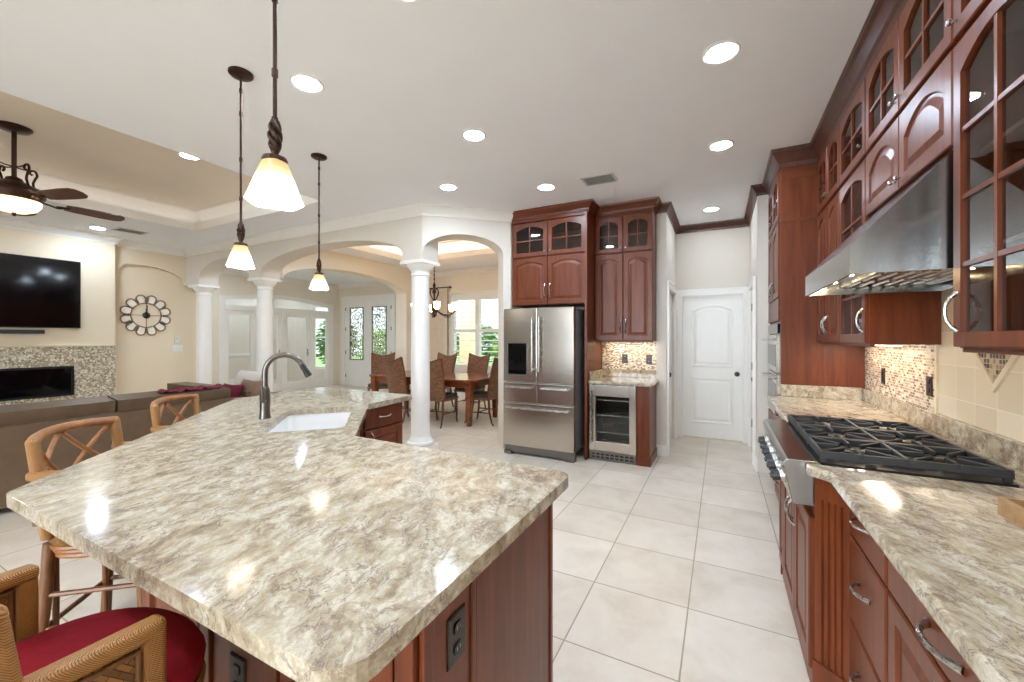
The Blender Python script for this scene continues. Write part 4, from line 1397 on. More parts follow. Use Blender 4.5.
for o, u in ((dl, hf - .045), (dr_, hf + .045)):
    h = MB(Ff); h.tube([(u, .125, 1.03), (u, .125, 1.68)], .013, 12)
    for z in (1.06, 1.65):
        h.tube([(u, .07, z), (u, .125, z)], .009, 8)
    h.build('handle', M['chrome'], o, True)
for o, a, b, z in ((w1, .05, hf - .06, .835), (w2, hf + .06, fwid - .05, .835), (w3, .05, fwid - .05, .585)):
    h = MB(Ff); h.tube([(a, .12, z), (b, .12, z)], .012, 12)
    for u in (a + .025, b - .025):
        h.tube([(u, .07, z), (u, .12, z)], .009, 8)
    h.build('handle', M['chrome'], o, True)
ds = MB(Ff); ds.box(.055, .33, .07, .074, .975, 1.375)
dsp = ds.build('dispenser', M['steel_dark'], dl, bevel=.002)
# the dispenser is flush: dark niche panel, control strip, paddle and tray
g = MB(Ff); g.box(.07, .315, .074, .0755, .99, 1.365); g.box(.07, .315, .0755, .079, 1.28, 1.36)
g.box(.15, .235, .0755, .09, 1.13, 1.25); g.box(.085, .30, .0755, .083, .992, 1.01)
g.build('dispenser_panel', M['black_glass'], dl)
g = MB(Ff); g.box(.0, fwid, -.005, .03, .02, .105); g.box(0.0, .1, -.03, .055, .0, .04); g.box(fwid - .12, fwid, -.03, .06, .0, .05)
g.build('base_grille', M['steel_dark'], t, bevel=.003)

# tall side panel and the cabinet above the refrigerator
t = thing('refrigerator_surround', (-1.95, 5.0, 0), 'cherry cabinet above the refrigerator with glass doors over panelled doors', 'cabinet')
cx0, cx1, cyf = -2.41, -1.395, 4.70
MB().box(-1.425, -1.395, 4.62, 5.295, 0, 2.92).build('side_panel', M['cherry'], t)
carcass(t, cx0, -1.426, cyf, 5.295, 1.845, 2.455, '-y', 'body')
carcass(t, cx0, -1.426, cyf, 5.295, 2.457, 2.92, '-y', 'top_body')
MB().box(cx0, -1.395, 4.655, cyf - .002, 2.90, 2.925).build('head_rail', M['cherry_h'], t)
Cf = FM((cx0, cyf, 0), (1, 0, 0), (0, -1, 0))
cw = (-1.426 - cx0) / 2
for k in range(2):
    u = .003 + k * cw
    door(t, Cf, u, 1.85, cw - .006, .60, 'raised', .05, handle=('v', cw - .04 if k == 0 else .03, .17, .18, .03))
    door(t, Cf, u, 2.462, cw - .006, .435, 'glass', .05, name='glass_door', handle=('knob', cw - .04 if k == 0 else .03, .05))
sweep([(cx0, 4.668), (-1.39, 4.668), (-1.39, 4.948)], CROWN_C, CEIL - .002, -1).build('crown', M['cherry_h'], t)
MB().box(cx0, -1.391, 4.67, 5.29, 2.926, CEIL - .003).build('crown_block', M['cherry_h'], t)

# wall cabinet over the beverage niche
t = thing('wall_cabinet', (-1.04, 5.1, 1.39), 'tall narrow cherry wall cabinet above the beverage cooler niche', 'cabinet')
bx0, bx1, byf = -1.39, -.704, 4.955
carcass(t, bx0, bx1, byf, 5.295, 1.395, 2.455, '-y', 'body')
carcass(t, bx0, bx1, byf, 5.295, 2.457, 2.92, '-y', 'top_body')
Cf = FM((bx0, byf, 0), (1, 0, 0), (0, -1, 0)); cw = (bx1 - bx0) / 2
for k in range(2):
    u = .003 + k * cw
    door(t, Cf, u, 1.40, cw - .006, 1.05, 'raised', .05, handle=('v', cw - .035 if k == 0 else .03, .17, .18, .03))
    door(t, Cf, u, 2.462, cw - .006, .435, 'glass', .05, name='glass_door', handle=('knob', cw - .035 if k == 0 else .03, .05))
sweep([(bx0 + .085, byf - .02), (bx1 + .01, byf - .02), (bx1 + .01, 5.185)], CROWN_C, CEIL - .002, -1).build('crown', M['cherry_h'], t)
MB().box(bx0 + .002, bx1 + .005, byf - .016, 5.29, 2.921, CEIL - .003).build('crown_block', M['cherry_h'], t)
MB().box(bx0 + .002, bx1 - .002, byf + .004, byf + .024, 1.381, 1.395).build('light_rail', M['cherry_h'], t, bevel=.003)
# niche counter, cooler, end panel
nc = thing('niche_worktop', (-1.05, 4.97, UND), 'small granite counter above the beverage cooler', 'worktop')
MB().prism(round_poly([(-1.392, 4.645), (-.665, 4.645), (-.665, 5.195), (-.703, 5.195), (-.703, 5.292), (-1.392, 5.292)], [0, .03, 0, 0, 0, 0]), UND, TOP).build('granite_slab', M['granite'], nc, bevel=.012, seg=3)
MB().box(-1.392, -.703, 5.268, 5.292, TOP, TOP + .10).build('backsplash_strip', M['granite'], nc, bevel=.003)
MB().box(-1.392, -1.370, 4.70, 5.267, TOP, TOP + .10).build('backsplash_strip', M['granite'], nc, bevel=.003)
struct(MB().box(-1.39, -.703, 5.292, 5.30, TOP + .10, 1.42).build('wall_niche_mosaic', M['mosaic_b']))
bc = thing('beverage_cooler', (-1.14, 4.98, 0), 'stainless under-counter beverage cooler with a glass door', 'beverage cooler')
q0, q1 = -1.385, -.845
sh = MB(); yb = 4.705
sh.box(q0, q0 + .02, yb, 5.28, .02, .885); sh.box(q1 - .02, q1, yb, 5.28, .02, .885); sh.box(q0 + .02, q1 - .02, 5.26, 5.28, .02, .885)
sh.box(q0 + .02, q1 - .02, yb, 5.26, .02, .12); sh.box(q0 + .02, q1 - .02, yb, 5.26, .865, .885)
sh.build('cooler_body', M['black'], bc)
for z in (.32, .52, .70):
    r = MB(); r.tube([(q0 + .03, yb + .03, z), (q1 - .03, yb + .03, z)], .006, 8)
    for k in range(14):
        x = q0 + .035 + k * (q1 - q0 - .07) / 13
        r.tube([(x, yb + .03, z), (x, 5.25, z)], .003, 6)
    r.build('wire_shelf', M['chrome'], bc, True)
Bf = FM((q0, yb, 0), (1, 0, 0), (0, -1, 0)); bw_ = q1 - q0
d = MB(Bf); s = .075
d.box(0, s, 0, .04, .115, .882); d.box(bw_ - s, bw_, 0, .04, .115, .882); d.box(s, bw_ - s, 0, .04, .115, .225); d.box(s, bw_ - s, 0, .04, .755, .882)
dd = d.build('cooler_door', M['steel'], bc, bevel=.003)
MB(Bf).box(s, bw_ - s, .012, .02, .225, .755).build('glass_pane', M['cab_glass'], dd)
h = MB(Bf); h.tube([(.03, .085, .20), (.03, .085, .82)], .011, 10)
for z in (.24, .78): h.tube([(.03, .04, z), (.03, .085, z)], .008, 8)
h.build('handle', M['chrome'], dd, True)
g = MB(Bf); g.box(0, bw_, 0, .03, .005, .105)
gg = g.build('toe_grille', M['steel_dark'], bc, bevel=.002)
g = MB(Bf)
for r_ in range(2):
    for k in range(9):
        g.box(.03 + k * .055, .07 + k * .055, .03, .032, .03 + r_ * .035, .05 + r_ * .035)
g.build('grille_slot', M['black'], gg)
ep = thing('base_end_panel', (-.77, 5.0, 0), 'cherry filler and end panel on the right of the beverage cooler', 'cabinet panel')
MB().prism([(-.842, 4.69), (-.702, 4.69), (-.702, 5.195), (-.722, 5.195), (-.722, 4.71), (-.842, 4.71)], 0, UND - .001).build('panel', M['cherry'], ep)
b = MB(); b.prism([(-.842, 4.678), (-.690, 4.678), (-.690, 5.195), (-.702, 5.195), (-.702, 4.69), (-.842, 4.69)], 0, .10)
b.build('base_moulding', M['cherry_h'], ep, bevel=.003)
outlet(FM((-1.098, 5.292, 1.165), (1, 0, 0), (0, -1, 0)), 'brown outlet in the middle of the beverage niche backsplash', None, M['brown_plate'])
outlet(FM((-.80, 5.292, 1.16), (1, 0, 0), (0, -1, 0)), 'brown outlet at the right edge of the beverage niche backsplash', None, M['brown_plate'])
t = thing('under_cabinet_light', (-1.04, 5.15, 1.37), 'slim under-cabinet light in the beverage cooler niche', 'light')
MB().box(-1.34, -.75, 5.11, 5.19, 1.386, 1.3945).build('housing', M['white'], t)
MB().box(-1.32, -.77, 5.125, 5.175, 1.384, 1.386).build('lens', M['under'], t)

# wooden tray on the right counter
t = thing('wooden_tray', (.85, 1.42, TOP), 'open wooden tray lying on the right counter near the camera side of the rangetop', 'tray')
b = MB(); x0, x1, y0, y1 = .70, .98, 1.18, 1.66
b.box(x0, x1, y0, y1, TOP, TOP + .008)
b.build('tray_base', M['traywood'], t)
b = MB(); b.box(x0, x0 + .012, y0, y1, TOP + .008, TOP + .05); b.box(x1 - .012, x1, y0, y1, TOP + .008, TOP + .05)
b.box(x0 + .012, x1 - .012, y0, y0 + .012, TOP + .008, TOP + .05); b.box(x0 + .012, x1 - .012, y1 - .012, y1, TOP + .008, TOP + .05)
b.build('tray_rim', M['traywood'], t, bevel=.002)

# ================================================================== CEILING FITTINGS
def recessed(x, y, label, z=CEIL):
    hall = 'hall ceiling' in label
    t = thing('recessed_light', (x, y, z), label, 'recessed light', 'recessed ceiling lights')
    MB().lathe([(.076, -.0005), (.098, -.0005), (.098, -.004), (.09, -.009), (.076, -.006)], 32, (x, y, z), True).build('trim_ring', M['white'], t, True)
    MB().disc((x, y, z), .076, -.005, -.001, 32).build('lens', M['recess_dim' if hall else 'recess'], t)
for x, y, lab in (
    (0.0, 2.584, 'recessed light nearest the cabinets, brightest over the floor aisle'),
    (0.0, 3.83, 'recessed light over the aisle, second one from the camera towards the hall'),
    (-.11, 5.67, 'recessed light in the hall ceiling before the white door'),
    (-2.337, 1.69, 'recessed light beside the nearest pendant rod'),
    (-1.752, 2.733, 'recessed light in the middle of the kitchen ceiling'),
    (-2.6, 3.546, 'recessed light near the white crown by the angled arch'),
    (-1.668, 4.03, 'recessed light in front of the cabinet over the refrigerator'),
    (-1.283, 1.42, 'recessed light cut by the top edge of the picture'),
    (-8.15, .75, 'added recessed fill light above the television, outside the left edge of the picture'),  # this and the next lamp are added to brighten the living room walls
    (-8.15, -.9, 'added recessed fill light at the camera end of the living room'),
    (-8.15, 2.5, 'recessed light washing the wall above the television'),
    (-.1, 1.25, 'added recessed fill light over the aisle behind the hood, above the picture'),  # this and the lamps behind the camera are unseen, added as kitchen fill
    (.1, -.4, 'added recessed fill light behind the camera above the aisle'),
    (-1.4, -.4, 'added recessed fill light behind the camera above the seating side of the island'),
    (-3.0, -.2, 'added recessed fill light behind the camera at the living room side'),
    (-12.9, 5.0, 'added recessed fill light in the room behind the glazed foyer doors, left of the four'),  # these study lamps are unseen, added to lighten the view through the glass
    (-12.9, 6.4, 'added recessed fill light in the room behind the glazed foyer doors, second of the four'),
    (-12.9, 7.8, 'added recessed fill light in the room behind the glazed foyer doors, third of the four'),
    (-11.5, 7.5, 'added recessed fill light in the room behind the glazed foyer doors, beside its window'),
    (-5.2, 4.5, 'added recessed fill light in the dining room hidden behind the wide arch'),  # from here to the small arch: hidden lamps added to brighten dining and foyer
    (-2.95, 6.0, 'added recessed fill light in the dining room hidden behind the refrigerator wall'),
    (-7.5, 4.55, 'added recessed fill light in the foyer hidden behind the wide arch'),
    (-9.4, 4.6, 'added recessed fill light in the foyer hidden behind the small arch'),
    (-7.9, 5.6, 'recessed light in the foyer hidden behind the arcade beam')):
    recessed(x, y, lab)
recessed(-5.05, 2.265, 'recessed light in the tan tray ceiling, half hidden by the ceiling edge', CEIL + .33)

def vent(x0, x1, y0, y1, label, along_x=True):
    t = thing('ceiling_vent', ((x0 + x1) / 2, (y0 + y1) / 2, CEIL), label, 'air vent')
    b = MB(); e = .022; z0, z1 = CEIL - .008, CEIL - .0005
    b.box(x0, x1, y0, y0 + e, z0, z1); b.box(x0, x1, y1 - e, y1, z0, z1); b.box(x0, x0 + e, y0 + e, y1 - e, z0, z1); b.box(x1 - e, x1, y0 + e, y1 - e, z0, z1)
    b.build('frame', M['vent'], t)
    MB().box(x0 + e, x1 - e, y0 + e, y1 - e, CEIL - .002, CEIL - .0005).build('backing', M['vent_dk'], t)
    s = MB(); n = 9
    for k in range(n):
        yy = y0 + e + (k + .5) * (y1 - y0 - 2 * e) / n
        s.mx = Matrix.Translation(((x0 + x1) / 2, yy, CEIL - .006)) @ Matrix.Rotation(math.radians(35), 4, 'X')
        s.box(-(x1 - x0) / 2 + e, (x1 - x0) / 2 - e, -.007, .007, -.0008, .0008)
    s.build('louvre', M['vent'], t)
vent(-1.27, -.94, 3.96, 4.20, 'white air vent in the kitchen ceiling above the refrigerator')
vent(-8.08, -7.80, 2.62, 2.98, 'air vent in the living room ceiling near the clock wall')

# ================================================================== PENDANTS
def make_pendant():
    t = thing('pendant_light', (0, 0, 0), '', 'pendant light', 'pendant lights over the island')
    kw = dict(parent=t, smooth=True, local=True)
    b = MB(); b.lathe([(.066, CEIL - .0005), (.066, CEIL - .012), (.058, CEIL - .020), (.02, CEIL - .024)], 32)
    for k in range(2):
        b.sphere((.04 * (1 if k else -1), 0, CEIL - .020), .006, 6)
    b.build('canopy', M['bronze'], **kw)
    b = MB(); b.tube([(0, 0, CEIL - .02), (0, 0, 2.13)], .0065, 12)
    for z in (2.94, 2.80, 2.52, 2.28, 2.125):
        b.lathe([(.0065, -.013), (.0095, -.012), (.0095, .012), (.0065, .013)], 14, (0, 0, z))
    b.build('rod', M['bronze'], **kw)
    b = MB()           # twisted basket knuckle
    for s in range(4):
        p = []
        for k in range(15):
            u = k / 14; a = s * PI / 2 + u * 1.5 * PI; r = .007 + .008 * math.sin(PI * u)
            p.append((r * math.cos(a), r * math.sin(a), 2.125 - u * .095))
        b.tube(p, .0078, 8)
    b.lathe([(.009, 2.015), (.012, 2.03), (.012, 2.05), (.008, 2.06)], 14)
    b.build('twisted_knuckle', M['bronze'], **kw)
    b = MB(); b.lathe([(.012, 2.015), (.034, 2.008), (.038, 1.998), (.036, 1.992)], 24)
    b.build('shade_cap', M['bronze'], **kw)
    # square flared glass with wavy lower rim
    b = MB()
    def ring(r, z, sq_, wav=0.0, n=40):
        out = []
        for k in range(n):
            a = 2 * PI * k / n + PI / 4
            c, s = math.cos(a), math.sin(a)
            m = (abs(c) ** sq_ + abs(s) ** sq_) ** (-1 / sq_)
            out.append((r * m * c, r * m * s, z - wav * (math.cos(4 * a))))
        return out
    prof = [(.033, 1.998, 2.2), (.038, 1.98, 2.8), (.049, 1.94, 3.6), (.061, 1.893, 4.2), (.069, 1.862, 4.6)]
    ls = [ring(r, z, q, .005 if i == 4 else 0) for i, (r, z, q) in enumerate(prof)]
    ls += [ring(r - .004, z, q, .005 if i == 0 else 0) for i, (r, z, q) in enumerate(reversed(prof))]
    b.loops(ls, False, False)
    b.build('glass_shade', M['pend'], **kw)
    b = MB(); b.sphere((0, 0, 1.93), .024, 10, 1.3); b.build('bulb', M['chand'], **kw)
    return t
pn = make_pendant()
pn.location = (-1.272, .806, 0); pn['label'] = 'nearest pendant with a large square glass shade over the front of the island'; pn.rotation_euler = (0, 0, math.radians(14))
place(pn, (-2.608, 1.44, 0), math.radians(50), 'middle pendant hanging by the faucet, left of the nearest one')
place(pn, (-3.18, 2.416, 0), math.radians(-10), 'farthest pendant over the far end of the island, before the arch')

# ================================================================== CEILING FAN
fX, fY = -5.80, 1.215
zt = CEIL + .33
t = thing('ceiling_fan', (fX, fY, zt), 'bronze ceiling fan with scrolls and a glowing bowl hanging from the tan tray ceiling', 'ceiling fan')
C0 = Matrix.Translation((fX, fY, 0))
MB(C0).lathe([(.115, zt - .001), (.115, zt - .015), (.095, zt - .035), (.03, zt - .045)], 32).build('canopy', M['bronze'], t, True)
MB(C0).tube([(0, 0, zt - .04), (0, 0, 2.86)], .017, 12).build('downrod', M['bronze'], t, True)
C0 = Matrix.Translation((fX, fY, -.07))
b = MB(C0); b.lathe([(.02, 2.99), (.05, 2.975), (.06, 2.95), (.10, 2.93), (.165, 2.895), (.195, 2.86), (.20, 2.825), (.185, 2.80), (.18, 2.775), (.15, 2.765)], 40)
b.build('motor_housing', M['bronze'], t, True)
for k in range(4):
    b = MB(C0 @ Matrix.Rotation(k * PI / 2 + .35, 4, 'Z'))
    p = [(.165, 0, 2.885), (.15, 0, 2.92), (.135, 0, 2.97), (.15, 0, 3.02), (.165, 0, 3.06), (.15, 0, 3.095), (.12, 0, 3.09), (.11, 0, 3.065), (.128, 0, 3.052)]
    b.tube(MB.smooth(p), .0095, 8)
    b.tube([(.12, 0, 3.09), (.07, 0, 3.08), (.018, 0, 3.08)], .006, 8)
    b.build('scroll', M['bronze'], t, True)
MB(C0).lathe([(.172, 2.77), (.168, 2.735), (.14, 2.695), (.085, 2.668), (.02, 2.66)], 40).build('light_bowl', M['fanbowl'], t, True)
MB(C0).lathe([(.004, 2.625), (.014, 2.635), (.016, 2.655), (.01, 2.665)], 14).build('finial', M['bronze'], t, True)
for k in range(5):
    ang = math.radians(18 + 72 * k)
    Rm = C0 @ Matrix.Rotation(ang, 4, 'Z')
    b = MB(Rm)
    b.tube(MB.smooth([(.17, 0, 2.80), (.24, .02, 2.79), (.28, .0, 2.775), (.32, -.015, 2.785), (.36, 0, 2.79)]), .009, 8)
    b.tube([(.26, -.03, 2.782), (.30, -.045, 2.785), (.35, -.02, 2.788)], .007, 8)
    arm = b.build('blade_arm', M['bronze'], t, True)
    b = MB(Rm @ Matrix.Translation((0, 0, 2.795)) @ Matrix.Rotation(math.radians(-14), 4, 'X'))
    ol = [(.33, -.055), (.40, -.068), (.60, -.078), (.72, -.075), (.765, -.05), (.78, 0), (.765, .05), (.72, .075), (.60, .078), (.40, .068), (.33, .055)]
    b.prism(ol, -.004, .004)
    b.build('blade', M['darkcrown'], arm)

# ================================================================== TV WALL
t = thing('television', (-8.64, 1.56, 1.58), 'large black wall-mounted television above the linear fireplace', 'television')
MB().box(-8.659, -8.60, .68, 2.452, 1.575, 2.578).build('casing', M['black'], t, bevel=.004)
MB().box(-8.600, -8.598, .688, 2.444, 1.59, 2.570).build('screen', M['screen'], t)
t = thing('soundbar', (-8.62, 1.45, 1.50), 'slim black soundbar mounted under the television', 'soundbar')
MB().box(-8.659, -8.57, .95, 2.08, 1.49, 1.545).build('soundbar_body', M['black'], t, bevel=.008)
MB().box(-8.57, -8.567, .97, 2.06, 1.497, 1.538).build('grille', M['iron'], t)
t = thing('electric_fireplace', (-8.62, 1.4, .58), 'long black linear electric fireplace set in the pebble mosaic', 'fireplace')
b = MB(); y0, y1, z0, z1 = .40, 2.385, .575, 1.015
b.box(-8.634, -8.612, y0, y1, z0, z0 + .03); b.box(-8.634, -8.612, y0, y1, z1 - .03, z1); b.box(-8.634, -8.612, y0, y0 + .03, z0 + .03, z1 - .03); b.box(-8.634, -8.612, y1 - .03, y1, z0 + .03, z1 - .03)
b.build('fireplace_frame', M['black'], t, bevel=.002)
MB().box(-8.634, -8.622, y0 + .03, y1 - .03, z0 + .03, z1 - .03).build('glass_front', M['black_glass'], t)

# wall clock with petals and Roman numerals
cyy, czz = 3.345, 1.825
t = thing('wall_clock', (-8.89, cyy, czz), 'large round metal wall clock with petal rim and Roman numerals', 'clock')
CM = FM((-8.899, cyy, czz), (0, 1, 0), (1, 0, 0))
pet = MB(CM)
num = MB(CM)
NUM = ['XII', 'I', 'II', 'III', 'IIII', 'V', 'VI', 'VII', 'VIII', 'IX', 'X', 'XI']
face = MB(CM)
for k in range(12):
    a = PI / 2 - 2 * PI * (k + .5) / 12
    c, s = math.cos(a), math.sin(a)
    hw_ = math.radians(13.2)
    ring_ = []
    for j in range(13):
        q = -1 + j / 6
        r = .275 + .078 * math.sqrt(max(0, 1 - q * q))
        ring_.append((r * math.cos(a + q * hw_), .014, r * math.sin(a + q * hw_)))
    inner_ = [(.215 * math.cos(a + hw_), .014, .215 * math.sin(a + hw_)), (.215 * math.cos(a - hw_), .014, .215 * math.sin(a - hw_))]
    pet.tube(ring_ + inner_, .0105, 8, True)
    face.loops([[(x, y, z) for x, _, z in ring_ + inner_] for y in (.006, .010)])
pet.build('petal_rim', M['clockwood'], t, True)
for k in range(12):
    a = PI / 2 - 2 * PI * k / 12
    fr = CM @ Matrix.Translation((.272 * math.cos(a), .02, .272 * math.sin(a))) @ Matrix.Rotation(-(a - PI / 2), 4, 'Y')
    g = MB(fr)
    st_ = NUM[k]; wch = {'I': .014, 'V': .034, 'X': .034}
    tot = sum(wch[ch] for ch in st_); sc = min(1.0, .075 / tot); x = -tot * sc / 2
    hh = .042
    for ch in st_:
        w_ = wch[ch] * sc
        m = x + w_ / 2
        if ch == 'I': g.bar((m, 0, -hh), (m, 0, hh), .0075 * sc + .001, .006)
        if ch == 'V': g.bar((x + .004, 0, hh), (m, 0, -hh), .008 * sc + .001, .006); g.bar((x + w_ - .004, 0, hh), (m, 0, -hh), .005, .006)
        if ch == 'X': g.bar((x + .004, 0, hh), (x + w_ - .004, 0, -hh), .008 * sc + .001, .006); g.bar((x + w_ - .004, 0, hh), (x + .004, 0, -hh), .005, .006)
        x += w_
    g.build('numeral', M['clockiron'], t)
face.build('petal_plate', M['clockface'], t)
b = MB(CM)
b.tube([(.21 * math.cos(2 * PI * k / 48), .014, .21 * math.sin(2 * PI * k / 48)) for k in range(48)], .007, 8, True)
for a in range(4):
    c, s = math.cos(a * PI / 2), math.sin(a * PI / 2)
    b.tube([(.03 * c, .012, .03 * s), (.21 * c, .012, .21 * s)], .004, 6)
b.build('inner_ring', M['clockiron'], t, True)
b = MB(CM @ Matrix.Rotation(-PI / 2, 4, 'X')); b.lathe([(.052, .002), (.056, .012), (.045, .02), (.03, .03), (.004, .034)], 12)
b.build('hub', M['clockiron'], t)
for L_, an, w_ in ((.11, math.radians(94), .018), (.18, math.radians(88), .012)):
    b = MB(CM); b.bar((0, .036, 0), (L_ * math.cos(an), .036, L_ * math.sin(an)), w_, .004); b.build('hand', M['black'], t)
# light switches beside the clock
sw = thing('light_switch', (-8.9, 3.80, 1.24), 'white switch plate on the wall between the clock and the column', 'light switch')
SM = FM((-8.899, 3.80, 1.24), (0, 1, 0), (1, 0, 0))
MB(SM).box(-.085, .085, 0, .006, -.06, .06).build('switch_plate', M['white_plastic'], sw, bevel=.003)
for u in (-.05, 0, .05):
    MB(SM).box(u - .016, u + .016, .006, .011, -.033, .033).build('rocker', M['white_plastic'], sw, bevel=.002)
sw = thing('thermostat', (-8.9, 3.79, 1.40), 'small white wall control just above the switch plate', 'thermostat')
SM = FM((-8.899, 3.79, 1.40), (0, 1, 0), (1, 0, 0))
MB(SM).box(-.035, .035, 0, .02, -.055, .055).build('control_body', M['white_plastic'], sw, bevel=.005)
MB(SM).box(-.02, .02, .02, .021, .005, .035).build('display', M['vent'], sw)

# ================================================================== SOFA
t = thing('sectional_sofa', (-5.6, 1.0, 0), 'brown leather sectional sofa with its back to the kitchen island', 'sofa')
SX = -5.12
def soft(mb, x0, x1, y0, y1, z0, z1):
    return mb.box(x0, x1, y0, y1, z0, z1)
def sbuild(name, args, bev, tilt=None, seg=4):
    b = MB()
    soft(b, *args)
    return b.build(name, M['leather'], t, True, bevel=bev, seg=seg)
sbuild('back_frame', (SX - .09, SX, -1.4, 2.88, .06, .715), .025)
sbuild('base', (SX - 1.0, SX - .09, -1.4, 2.4, .06, .30), .02)
sbuild('end_back', (SX - 2.2, SX, 3.22, 3.38, .06, .70), .025)
sbuild('end_base', (SX - 2.2, SX, 2.4, 3.22, .06, .30), .02)
for k, (a, b2) in enumerate(((-1.38, -.36), (-.34, .68), (.70, 1.72), (1.74, 2.76))):
    b = MB(Matrix.Translation((SX - .20, 0, .30)) @ Matrix.Rotation(math.radians(7), 4, 'Y'))
    b.box(-.20, .06, a, b2, .17, .535)
    b.build('back_cushion', M['leather'], t, True, bevel=.07, seg=5)
    b = MB(); b.box(SX - 1.02, SX - .30, a, b2, .30, .46)
    b.build('seat_cushion', M['leather'], t, True, bevel=.05, seg=4)
b = MB(); b.box(SX - 2.2, SX - 1.04, 2.42, 3.0, .30, .46); b.build('seat_cushion', M['leather'], t, True, bevel=.05, seg=4)
for k in range(2):
    b = MB(); b.box(SX - 2.15 + k * 1.02, SX - 1.16 + k * 1.02, 2.98, 3.22, .42, .76); b.build('back_cushion', M['leather'], t, True, bevel=.07, seg=5)
for (x, y) in ((SX - .1, -1.3), (SX - .1, 2.75), (SX - .9, -1.3), (SX - 2.1, 3.25), (SX - .1, 3.25), (SX - 2.1, 2.5)):
    MB().lathe([(.025, 0), (.03, .065)], 12, (x, y, 0)).build('foot', M['black'], t, True)

def cushion(name, c, size, rot, mat, label):
    """plump square pillow"""
    t_ = thing(name, c, label, 'pillow')
    n = 14
    mb = MB(Matrix.Translation(c) @ rot)
    top, bot = [], []
    for i in range(n + 1):
        for j in range(n + 1):
            u, v = -1 + 2 * i / n, -1 + 2 * j / n
            h = (max(0, (1 - u ** 4) * (1 - v ** 4))) ** .5
            pin = 1 - .08 * (1 - abs(u * v))* (abs(u) > .99 or abs(v) > .99)
            top.append(mb.p((u * size[0] * pin, v * size[1] * pin, h * size[2]))); bot.append(mb.p((u * size[0] * pin, v * size[1] * pin, -h * size[2])))
    for i in range(n):
        for j in range(n):
            a = i * (n + 1) + j
            mb.f.append([top[a], top[a + n + 1], top[a + n + 2], top[a + 1]]); mb.f.append([bot[a], bot[a + 1], bot[a + n + 2], bot[a + n + 1]])
    mb.build('pillow_cover', mat, t_, True)
cushion('throw_pillow', (-5.62, 3.17, .80), (.21, .21, .07), Matrix.Rotation(math.radians(8), 4, 'Z') @ Matrix.Rotation(math.radians(70), 4, 'X'), M['silver'], 'silvery satin pillow at the far corner of the brown sofa')
cushion('throw_pillow', (-5.36, 3.06, .70), (.20, .20, .06), Matrix.Rotation(math.radians(6), 4, 'Z') @ Matrix.Rotation(math.radians(72), 4, 'X'), M['brownfab'], 'brown satin pillow leaning before the silvery one on the sofa')
cushion('throw_pillow', (-5.58, 2.93, .66), (.19, .19, .06), Matrix.Rotation(math.radians(5), 4, 'Z') @ Matrix.Rotation(math.radians(70), 4, 'X'), M['magenta'], 'dark magenta pillow standing at the end of the sofa back')
t2 = thing('throw_blanket', (-5.4, 2.45, .80), 'dark magenta throw draped over the back cushion of the brown sofa', 'throw blanket')
mb = MB(); n = 24
pr = [(-.40, .56), (-.385, .70), (-.34, .815), (-.26, .875), (-.19, .878), (-.13, .868)]
ls = []
for k in range(n + 1):
    y = 2.12 + .60 * k / n
    w_ = .012 * math.sin(k * 1.7) + .008 * math.sin(k * .9)
    ls.append([(SX + x, y, z - .012 + w_) for x, z in pr] + [(SX + x, y, z - .022 + w_) for x, z in reversed(pr)])
mb.loops(ls)
mb.build('throw_cloth', M['magenta'], t2, True)

